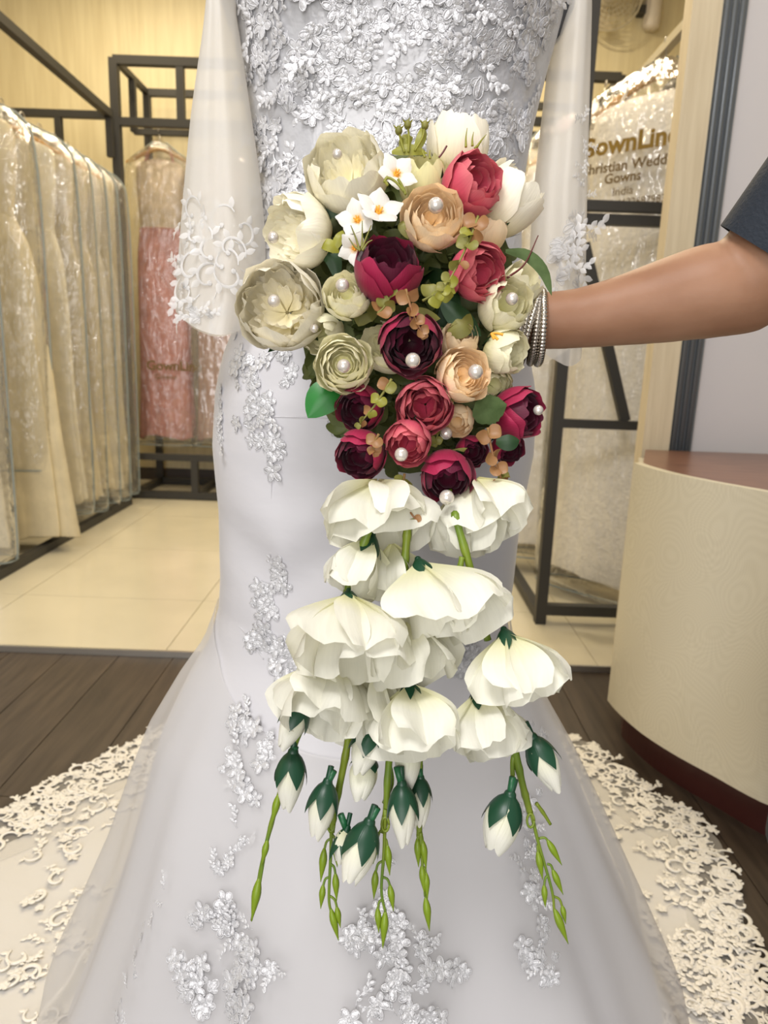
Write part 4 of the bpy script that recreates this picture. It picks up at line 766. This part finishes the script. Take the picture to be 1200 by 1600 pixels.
for q in [
 (590, 752, 596, 835, 185, 'topmost white bloom, spread directly below the ranunculus', .645, 7, .9, 1), (745, 748, 768, 830, 120, 'white bloom below the lowest burgundy flower, yellow stamen showing', .648, 5, .8, 1), (720, 762, 735, 860, 80, 'narrow white bloom behind the uppermost dark stem', .655, 4, .1, 1),
 (580, 842, 552, 918, 100, 'half hidden white bloom beside the leftmost stem, below the topmost one', .628, 5, .4, 0), (612, 850, 622, 925, 110, 'shaded white bloom behind the middle stem', .640, 5, .2, 1), (655, 880, 690, 985, 130, 'white bloom with a tall dark calyx in the middle of the tail', .618, 5, .6, 0),
 (700, 890, 735, 985, 120, 'wide white bloom leaning away beside the middle one', .630, 5, .6, 1), (545, 930, 540, 1045, 200, 'widest white bloom, a full skirt over the leftmost stem', .606, 7, .9, 0), (628, 965, 645, 1065, 130, 'white bloom under the edge of the widest one', .622, 5, .5, 1),
 (789, 990, 815, 1088, 152, 'white bloom standing apart at the outer side of the tail', .612, 6, .7, 0), (512, 1032, 500, 1125, 165, 'low white bloom hanging beneath the widest one', .622, 6, .7, 0), (555, 1050, 545, 1150, 130, 'pale bloom in the shade at the bottom of the leftmost cluster', .634, 5, .3, 1),
 (640, 1070, 655, 1165, 135, 'white bloom with dark calyx at the bottom of the middle stem', .608, 5, .8, 0), (590, 1035, 590, 1130, 150, 'shaded white bloom filling the lower middle of the tail', .636, 6, .3, 1), (746, 1084, 762, 1168, 112, 'lowest white bloom beside the outer stem', .618, 5, .7, 0)]: bloom(*q)
# buds
def BR(v): return math.sin(PI*(.06+.80*v**.8))**.85*(1-.22*v**3)
def bud_mesh(n, open_=0.):
    m = MB(); r = np.random.RandomState(n)
    for k in range(4):
        G = []; UV = []
        for v in np.linspace(0, 1, 10):
            ve = v; R = BR(ve)*(1+open_*ve**2); G.append([((R*(1+.05*u))*math.cos(a), (R*(1+.05*u))*math.sin(a), ve*(1-.16*abs(u)**2)) for u in np.linspace(-1, 1, 7) for a in [u*1.05+ve*.35]]); UV.append([(.5+.5*u, v) for u in np.linspace(-1, 1, 7)])
        m.mb(MB().grid(G, uv=UV), Matrix.Rotation(k*1.571+r.rand()*.3, 4, 'Z') @ Matrix.Scale(1-.05*(k % 2), 4))
    return m
BUDM = [bud_mesh(i, [0, .05, .35][i]).mesh('bud_petals', PET['bud']) for i in range(3)]
def bcal(seed):
    m = MB(); r = np.random.RandomState(seed)
    for k in range(5):
        G = []; o = r.rand()*.25
        for v in np.linspace(0, 1, 8):
            R = (1.10*BR(v*.5)+.05)*(1+o*max(0, v-.7)); G.append([(R*math.cos(a), R*math.sin(a), v) for a in (np.linspace(-1, 1, 5)*(.68 if v < .40 else .68*((1-v)/.60)**1.1+.02))])
        m.mb(MB().grid(G), Matrix.Rotation(k*1.2566, 4, 'Z'))
    m.tube([(0, 0, -.5), (0, 0, .05)], .22, 8); m.ball((0, 0, .02), .38, 10, 7, (1, 1, .5)); return m
BCM = [bcal(i).mesh('calyx', MAT['calyx']) for i in range(2)]
def bud(ax_, ay, bx, by, wpx, label, t, kind=0, cal=.5, sleeve_=None):
    a, b = P(ax_, ay, t), P(bx, by, t-.004); d = b-a; L = np.linalg.norm(d); R = wpx*.5*t/FPX; f = empty('white_bud', a, BQ, label=label); B = basis(d, a, random.random()*6, (R, R, L))
    inst('bud_petals', BUDM[kind], B, f); inst('calyx', random.choice(BCM), basis(d, a, random.random()*6, (R*1.02, R*1.02, L*cal)), f)['label'] = 'dark green calyx'
    if sleeve_: MB().tube([a+d*.03, P(*sleeve_, t)], .0030, 8).build('stalk', MAT['stemd'], f)
for q in [
 (474, 1095, 440, 1172, 42, 'white bud at the outer side, just below the low white bloom', .606, 1, .56, (484, 1078)), (458, 1175, 448, 1268, 46, 'white bud behind the leftmost stem', .622, 0, .56, (462, 1166)), (512, 1222, 492, 1312, 44, 'white bud with spread calyx beside the second stem', .615, 1, .56, (522, 1204)),
 (583, 1135, 560, 1212, 48, 'half open white bud hanging from the middle cluster', .610, 0, .56, (590, 1126)), (572, 1180, 562, 1252, 40, 'small open white bud tucked behind the half open one', .624, 2, .3, None), (640, 1152, 634, 1238, 42, 'white bud close behind the middle stem', .622, 0, .36, (642, 1146)),
 (628, 1225, 632, 1324, 44, 'plump white bud hanging between the middle stems', .606, 0, .56, (620, 1198)), (577, 1285, 545, 1382, 52, 'lowest white bud, opening, between two seed tips', .602, 1, .56, (590, 1262)), (542, 1295, 530, 1350, 34, 'small bud nearly all calyx beside the lowest one', .618, 0, .9, (532, 1272)),
 (832, 1152, 872, 1238, 46, 'white bud hanging outward on the outer stem', .610, 0, .56, (814, 1132)), (797, 1242, 770, 1332, 54, 'opening white bud below the outer stem joint', .608, 2, .56, (801, 1214)), (657, 1215, 655, 1296, 34, 'thin bud behind the seeded middle stem', .626, 0, .5, (655, 1200))]: bud(*q)
# stems and seed tips
def stem(path, t, r0, r1, label, n=40):
    p = spline(path, n); tt = [TD(x, y, 0)+t for x, y in p]; rad = np.linspace(r0, r1, n)*(1+.18*np.abs(np.sin(np.arange(n)*.35))**8); MB().tube([P(x, y, q) for (x, y), q in zip(p, tt)], rad, 8).build('stem', MAT['stem'], BQ, label=label); return p
stem([(590, 790), (570, 845), (545, 915), (535, 960)], .0, .0036, .0034, None); stem([(520, 1020), (500, 1060), (478, 1110)], -.012, .0038, .0036, None); stem([(478, 1110), (455, 1180), (430, 1265), (410, 1345), (393, 1438)], -.018, .0034, .0010, 'leftmost olive stem tapering to a point')
stem([(640, 790), (634, 860), (628, 950)], .004, .0036, .0034, None); stem([(700, 765), (718, 830), (738, 900), (752, 960), (762, 1000)], .004, .0036, .0034, None); stem([(550, 1115), (540, 1180), (524, 1260), (518, 1300)], -.004, .0034, .0028, None)
stem([(640, 1070), (615, 1130), (607, 1200), (603, 1270), (598, 1300)], -.014, .0034, .0028, None); stem([(655, 1150), (656, 1220), (655, 1290), (657, 1320)], -.004, .003, .0026, None); stem([(780, 1070), (800, 1150), (815, 1220), (828, 1270)], -.010, .0036, .003, None)
stem([(838, 1255), (850, 1272), (860, 1288)], -.01, .0018, .0014, None, 12); stem([(722, 870), (718, 890), (712, 910)], .0, .0026, .0024, None, 12); stem([(600, 1255), (612, 1222), (608, 1190)], -.008, .002, .002, None, 12); stem([(545, 1140), (555, 1160), (556, 1180)], -.004, .0022, .0022, None, 12); stem([(808, 1160), (801, 1190), (801, 1212)], -.008, .002, .0022, None, 12)
def podm():
    G = []
    for v in np.linspace(0, 1, 10):
        R = .16*math.sin(PI*min(1, .08+1.15*v))**.9 if v < .62 else .16*math.sin(PI*min(1, .08+1.15*.62))**.9*((1-v)/.38)**1.1+.012
        G.append([(R*math.cos(a), R*math.sin(a), v) for a in np.linspace(0, 2*PI, 8, endpoint=False)])
    return MB().grid(G, True, cap=True)
PODM = podm().mesh('seed_pod', MAT['pod'])
def tips(stem_path, pods, t):
    p = spline(stem_path, 24); MB().tube([P(x, y, TD(x, y)+t) for x, y in p], np.linspace(.0019, .0012, 24), 6).build('seed_stalk', MAT['stem'], BQ)
    for (sx, sy), (ax_, ay), (bx, by) in pods:
        T_ = TD(ax_, ay)+t; a, b = P(ax_, ay, T_), P(bx, by, T_); inst('seed_pod', PODM, basis(b-a, a, 0, (np.linalg.norm(b-a)*.45+.009,)*2+(np.linalg.norm(b-a),)), BQ)
        if (sx, sy) != (ax_, ay): MB().tube(spline([P(sx, sy, T_), P((sx+ax_)/2+(ax_-sx)*.2, (sy+ay)/2-2, T_), a+nrm(b-a)*.002], 8), .0012, 5).build('pod_stalk', MAT['stem'], BQ)
tips([(518, 1265), (517, 1330), (514, 1400), (517, 1425)], [((517, 1310), (507, 1325), (501, 1378)), ((517, 1302), (524, 1318), (527, 1355)), ((517, 1350), (524, 1364), (526, 1408)), ((515, 1370), (505, 1382), (501, 1420)), ((516, 1400), (526, 1416), (532, 1450)), ((517, 1420), (517, 1420), (529, 1470))], -.004)
tips([(602, 1265), (600, 1330), (596, 1390), (602, 1425)], [((601, 1295), (590, 1308), (583, 1350)), ((600, 1310), (605, 1320), (609, 1368)), ((598, 1345), (587, 1360), (584, 1405)), ((597, 1370), (609, 1382), (615, 1424)), ((598, 1405), (590, 1418), (592, 1458)), ((602, 1422), (602, 1424), (598, 1482))], -.018)
tips([(657, 1300), (660, 1350), (664, 1400)], [((656, 1305), (652, 1310), (654, 1355)), ((657, 1305), (660, 1312), (666, 1358)), ((660, 1345), (659, 1352), (663, 1396)), ((661, 1355), (665, 1362), (668, 1405)), ((664, 1398), (665, 1402), (671, 1455))], -.006)
tips([(830, 1270), (842, 1320), (862, 1390), (866, 1425)], [((842, 1310), (855, 1312), (878, 1352)), ((840, 1320), (840, 1330), (848, 1375)), ((855, 1350), (863, 1358), (880, 1398)), ((856, 1368), (850, 1382), (852, 1418)), ((864, 1400), (878, 1414), (884, 1444)), ((866, 1420), (866, 1420), (888, 1475))], -.012)
tips([(412, 1340), (403, 1400)], [((436, 1240), (436, 1240), (424, 1290)), ((418, 1310), (418, 1312), (409, 1352)), ((404, 1372), (405, 1372), (393, 1440))], -.019)
for x, y, t in ((517, 1288, -.006), (602, 1288, -.02), (829, 1282, -.014)):
    c = P(x, y, TD(x, y)+t); MB().tube([c+CR*.0032*math.cos(a)+CD*.0062*math.sin(a) for a in np.linspace(0, 2*PI, 17)], .0012, 6).build('stem_loop', MAT['stem'], BQ)
# ================================================================== the person holding the bouquet
def remesh(m, name, mat, vox, it=6, parent=None, org=(0, 0, 0)):
    me = m.mesh('tmp', MAT['skin'], True); o = bpy.data.objects.new('tmp', me); COL.objects.link(o)
    r = o.modifiers.new('r', 'REMESH'); r.mode = 'VOXEL'; r.voxel_size = vox; r.use_smooth_shade = True
    k = o.modifiers.new('s', 'SMOOTH'); k.factor = .5; k.iterations = it
    bpy.context.view_layer.update(); e = bpy.data.meshes.new_from_object(o.evaluated_get(bpy.context.evaluated_depsgraph_get())); bpy.data.objects.remove(o)
    e.transform(Matrix.Translation(-Vector(org))); e.name = name; e.materials.clear(); e.materials.append(MAT[mat]); e.polygons.foreach_set('use_smooth', [True]*len(e.polygons))
    return place(bpy.data.objects.new(name, e), org, parent) if parent else e
def limb(m, pts, rad, n=14, k=24, flat=1.):
    p = spline(pts, k); r = np.interp(np.linspace(0, 1, k), np.linspace(0, 1, len(rad)), rad); m.tube(p, smooth1(r, 1), n); m.ball(p[0], r[0], 12, 9); m.ball(p[-1], r[-1], 12, 9); return m
DXP = -.05; PB = np.array([.70, .74, 0.]); per = empty('person', PB, label='woman in dark navy clothes reaching in with bangled arm to hold the bouquet', cat='person')
sh = P(1425, 125, .585); el = P(1163, 449, .68); wr = P(852, 501, .715)
m = MB()
limb(m, [P(842, 502, .717), P(900, 498, .712), P(960, 488, .706), P(1030, 473, .697), P(1100, 457, .685), el], [.0285, .0295, .0335, .0400, .0450, .0445], 20, 40)
limb(m, [el, el*.55+sh*.45+np.array([0, 0, -.005]), sh], [.0445, .048, .056], 20, 24)
kn = [(752, 497, .744), (750, 520, .748), (752, 543, .748), (756, 563, .744)]
for x, y, t in kn: limb(m, [P(838, 502+(y-525)*.25, .720), P(800, 510+(y-525)*.6, .735), P(x, y, t)], [.019, .0145, .0115], 10, 14)
for (x, y, t), s_ in zip(kn, (.95, 1.05, 1., .85)): limb(m, [P(x, y, t), P(x-34*s_, y+3, t-.002), P(x-46*s_, y+5, t-.026*s_), P(x-26*s_, y+7, t-.046*s_), P(x-8*s_, y+8, t-.050*s_)], [.0098, .009, .0084, .0078, .0066], 10, 22)
limb(m, [P(825, 498, .722), P(790, 490, .714), P(764, 486, .703), P(738, 488, .699)], [.017, .0125, .0100, .0078], 10, 16)
# trunk, head, legs, other arm
def torso(rows): return MB().grid([[(PB[0]+dx+b*math.cos(t), PB[1]+a*math.sin(t), z) for t in np.linspace(0, 2*PI, 28, endpoint=False)] for z, a, b, dx in spline(rows, 40)], True, cap=True)
trunk = [(.78, .155, .10, .0), (.86, .170, .115, .01), (.95, .160, .105, 0), (1.05, .132, .092, -.01), (1.15, .145, .105, -.02), (1.22, .155, .105, -.02), (1.29, .150, .085, -.005), (1.33, .10, .065, .0), (1.36, .052, .05, -.002)]
tm_ = torso(trunk)
mA = m; m = MB(); m.add(tm_.arr(), tm_.f); limb(mA, [sh, (sh[0]+.09, .65, 1.29), (.64, .68, 1.285)], [.054, .058, .060]); limb(m, [(.69, .74, 1.33), (.675, .74, 1.42)], [.050, .047])
m.ball((.655, .74, 1.50), .1, 20, 16, (.92, .76, 1.16)); m.ball((.63, .74, 1.445), .062, 14, 10, (.9, .85, .8)); limb(m, [(.566, .74, 1.515), (.548, .74, 1.487), (.553, .74, 1.478)], [.008, .012, .010], 8, 8)
for sy in (-1, 1):
    m.ball((.67, .74+sy*.077, 1.49), .026, 10, 8, (.8, .35, 1.15)); limb(m, [(.578, .74+sy*.017, 1.533), (.574, .74+sy*.045, 1.530)], [.006, .006], 8, 6)
    limb(m, [(.70, .74+sy*.085, .84), (.69, .74+sy*.088, .46), (.715, .74+sy*.085, .09)], [.085, .055, .036], 16, 26); limb(m, [(.73, .74+sy*.085, .04), (.66, .74+sy*.087, .030), (.61, .74+sy*.09, .022)], [.036, .030, .018], 12, 14)
limb(m, [(.568, .725, 1.446), (.562, .74, 1.446), (.568, .755, 1.446)], [.006, .008, .006], 8, 8)
limb(m, [(.70, .86, 1.28), (.725, .945, 1.25), (.73, .97, 1.00), (.68, .965, .78)], [.058, .050, .042, .027], 16, 28); limb(m, [(.68, .965, .77), (.66, .96, .70)], [.027, .03], 12, 10)
for q in range(4): limb(m, [(.665-.0+(q-1.5)*.018, .962, .70), (.655+(q-1.5)*.020, .955, .655), (.65+(q-1.5)*.019, .94, .628+.006*abs(q-1.5))], [.0095, .0085, .007], 8, 10)
limb(m, [(.655, .95, .75), (.63, .93, .715), (.622, .92, .68)], [.014, .011, .008], 8, 10)
mA.add(m.arr()+np.array([DXP, 0, 0]), m.f); remesh(mA, 'body', 'skin', .0034, 14, per, PB)
def cloth(rows, k=1.): return torso([(z, a+.012*k, b+.012*k, dx) for z, a, b, dx in rows])
per_off = np.array([DXP, 0, 0]); dr = MB().grid([[(PB[0]+DXP+dx+(b+.018)*math.cos(t)*(1+.05*math.sin(9*t)*max(0, .9-z)), PB[1]+(a+.018)*math.sin(t)*(1+.05*math.sin(9*t)*max(0, .9-z)), z) for t in np.linspace(0, 2*PI, 60, endpoint=False)] for z, a, b, dx in spline([(.36, .18, .125, .01), (.6, .18, .125, .01)]+trunk[:-1]+[(1.345, .085, .07, 0)], 60)], True); dr.build('dress', MAT['navy'], per)
for nm, pth, rr_ in (('sleeve', [el*.83+sh*.17, el*.4+sh*.6, sh, (sh[0]+.07, .65, 1.29)], [.054, .058, .062, .062]), ('sleeve', [(.678, .962, 1.10), (.675, .95, 1.2), (.65, .87, 1.285)], [.060, .062, .066])): MB().tube(spline(pth, 16), np.interp(np.linspace(0, 1, 16), np.linspace(0, 1, len(rr_)), rr_), 24, cap=False).build(nm, MAT['navy'], per)
hr = MB().ball((.672, .74, 1.515), .108, 24, 16, (.92, .80, 1.1)); hr.v = [np.where((v[:, :1] < .60) & (v[:, 2:] < 1.56), np.array([[.64, .74, 1.54]]), v) for v in hr.v]; limb(hr, [(.75, .74, 1.53), (.775, .74, 1.40), (.765, .74, 1.22)], [.06, .06, .03]); hr.v = [v+per_off for v in hr.v]; hr.build('hair', MAT['hair'], per)
for sy in (-1, 1): MB().ball((.5315, .74+sy*.031, 1.512), .0125, 12, 9).build('eye', MAT['tagp'], per, label='eye'); MB().ball((.5200, .74+sy*.031, 1.512), .0055, 10, 7, (.4, 1, 1)).build('iris', MAT['hair'], per, label='dark iris')
MB().tube(spline([(.513, .718, 1.446), (.506, .74, 1.447), (.513, .762, 1.446)], 9), [.002, .004, .005, .0055, .0055, .0055, .005, .004, .002], 8).build('lips', MAT['nail'], per)
# silver bangles pushed together at the wrist
def bangle(c, ax, R, r, sq, label, ribs=64, mat='silver'):
    B = basis(ax, c, 0, 1, (0, 0, 1)); t = np.linspace(0, 2*PI, ribs*4, endpoint=False); G = []
    for i, a in enumerate(t):
        k = r*(1+.16*math.sin(a*ribs)); G.append([np.array(B @ Vector(((R+k*math.cos(b))*math.cos(a), (R*sq+k*math.cos(b))*math.sin(a), k*.95*math.sin(b)))) for b in np.linspace(0, 2*PI, 10, endpoint=False)])
    G = np.array(G); MB().grid(np.concatenate([G, G[:1]]), True).build('bangle', MAT[mat], label=label, cat='bangle', group='ribbed silver bangles on the wrist', org=c)
xd = nrm(P(900, 498, .712)-P(842, 502, .717))
for x, y, (u_, v_), R, r, mt, lb in [(843, 512, (.06, -.03), .0345, .0044, 'silver', 'ribbed silver bangle nearest the elbow, outermost of the stack'), (836, 512, (.16, .00), .0350, .0036, 'silverd', 'ribbed silver bangle second from the forearm side'), (829, 512, (.34, .04), .0355, .0036, 'silver', 'slanting silver bangle in the middle of the stack, leaning up to the forearm'), (822, 513, (.26, .05), .0350, .0036, 'silverd', 'darker silver bangle beside the slanting one'), (813, 514, (.16, .05), .0350, .0042, 'silver', 'thick silver bangle next to the hand, half behind the green-cream flower')]:
    bangle(P(x, y, .717), nrm(xd+CD*u_-_f*v_), R, r, 1.0, lb, mat=mt)
#@@END
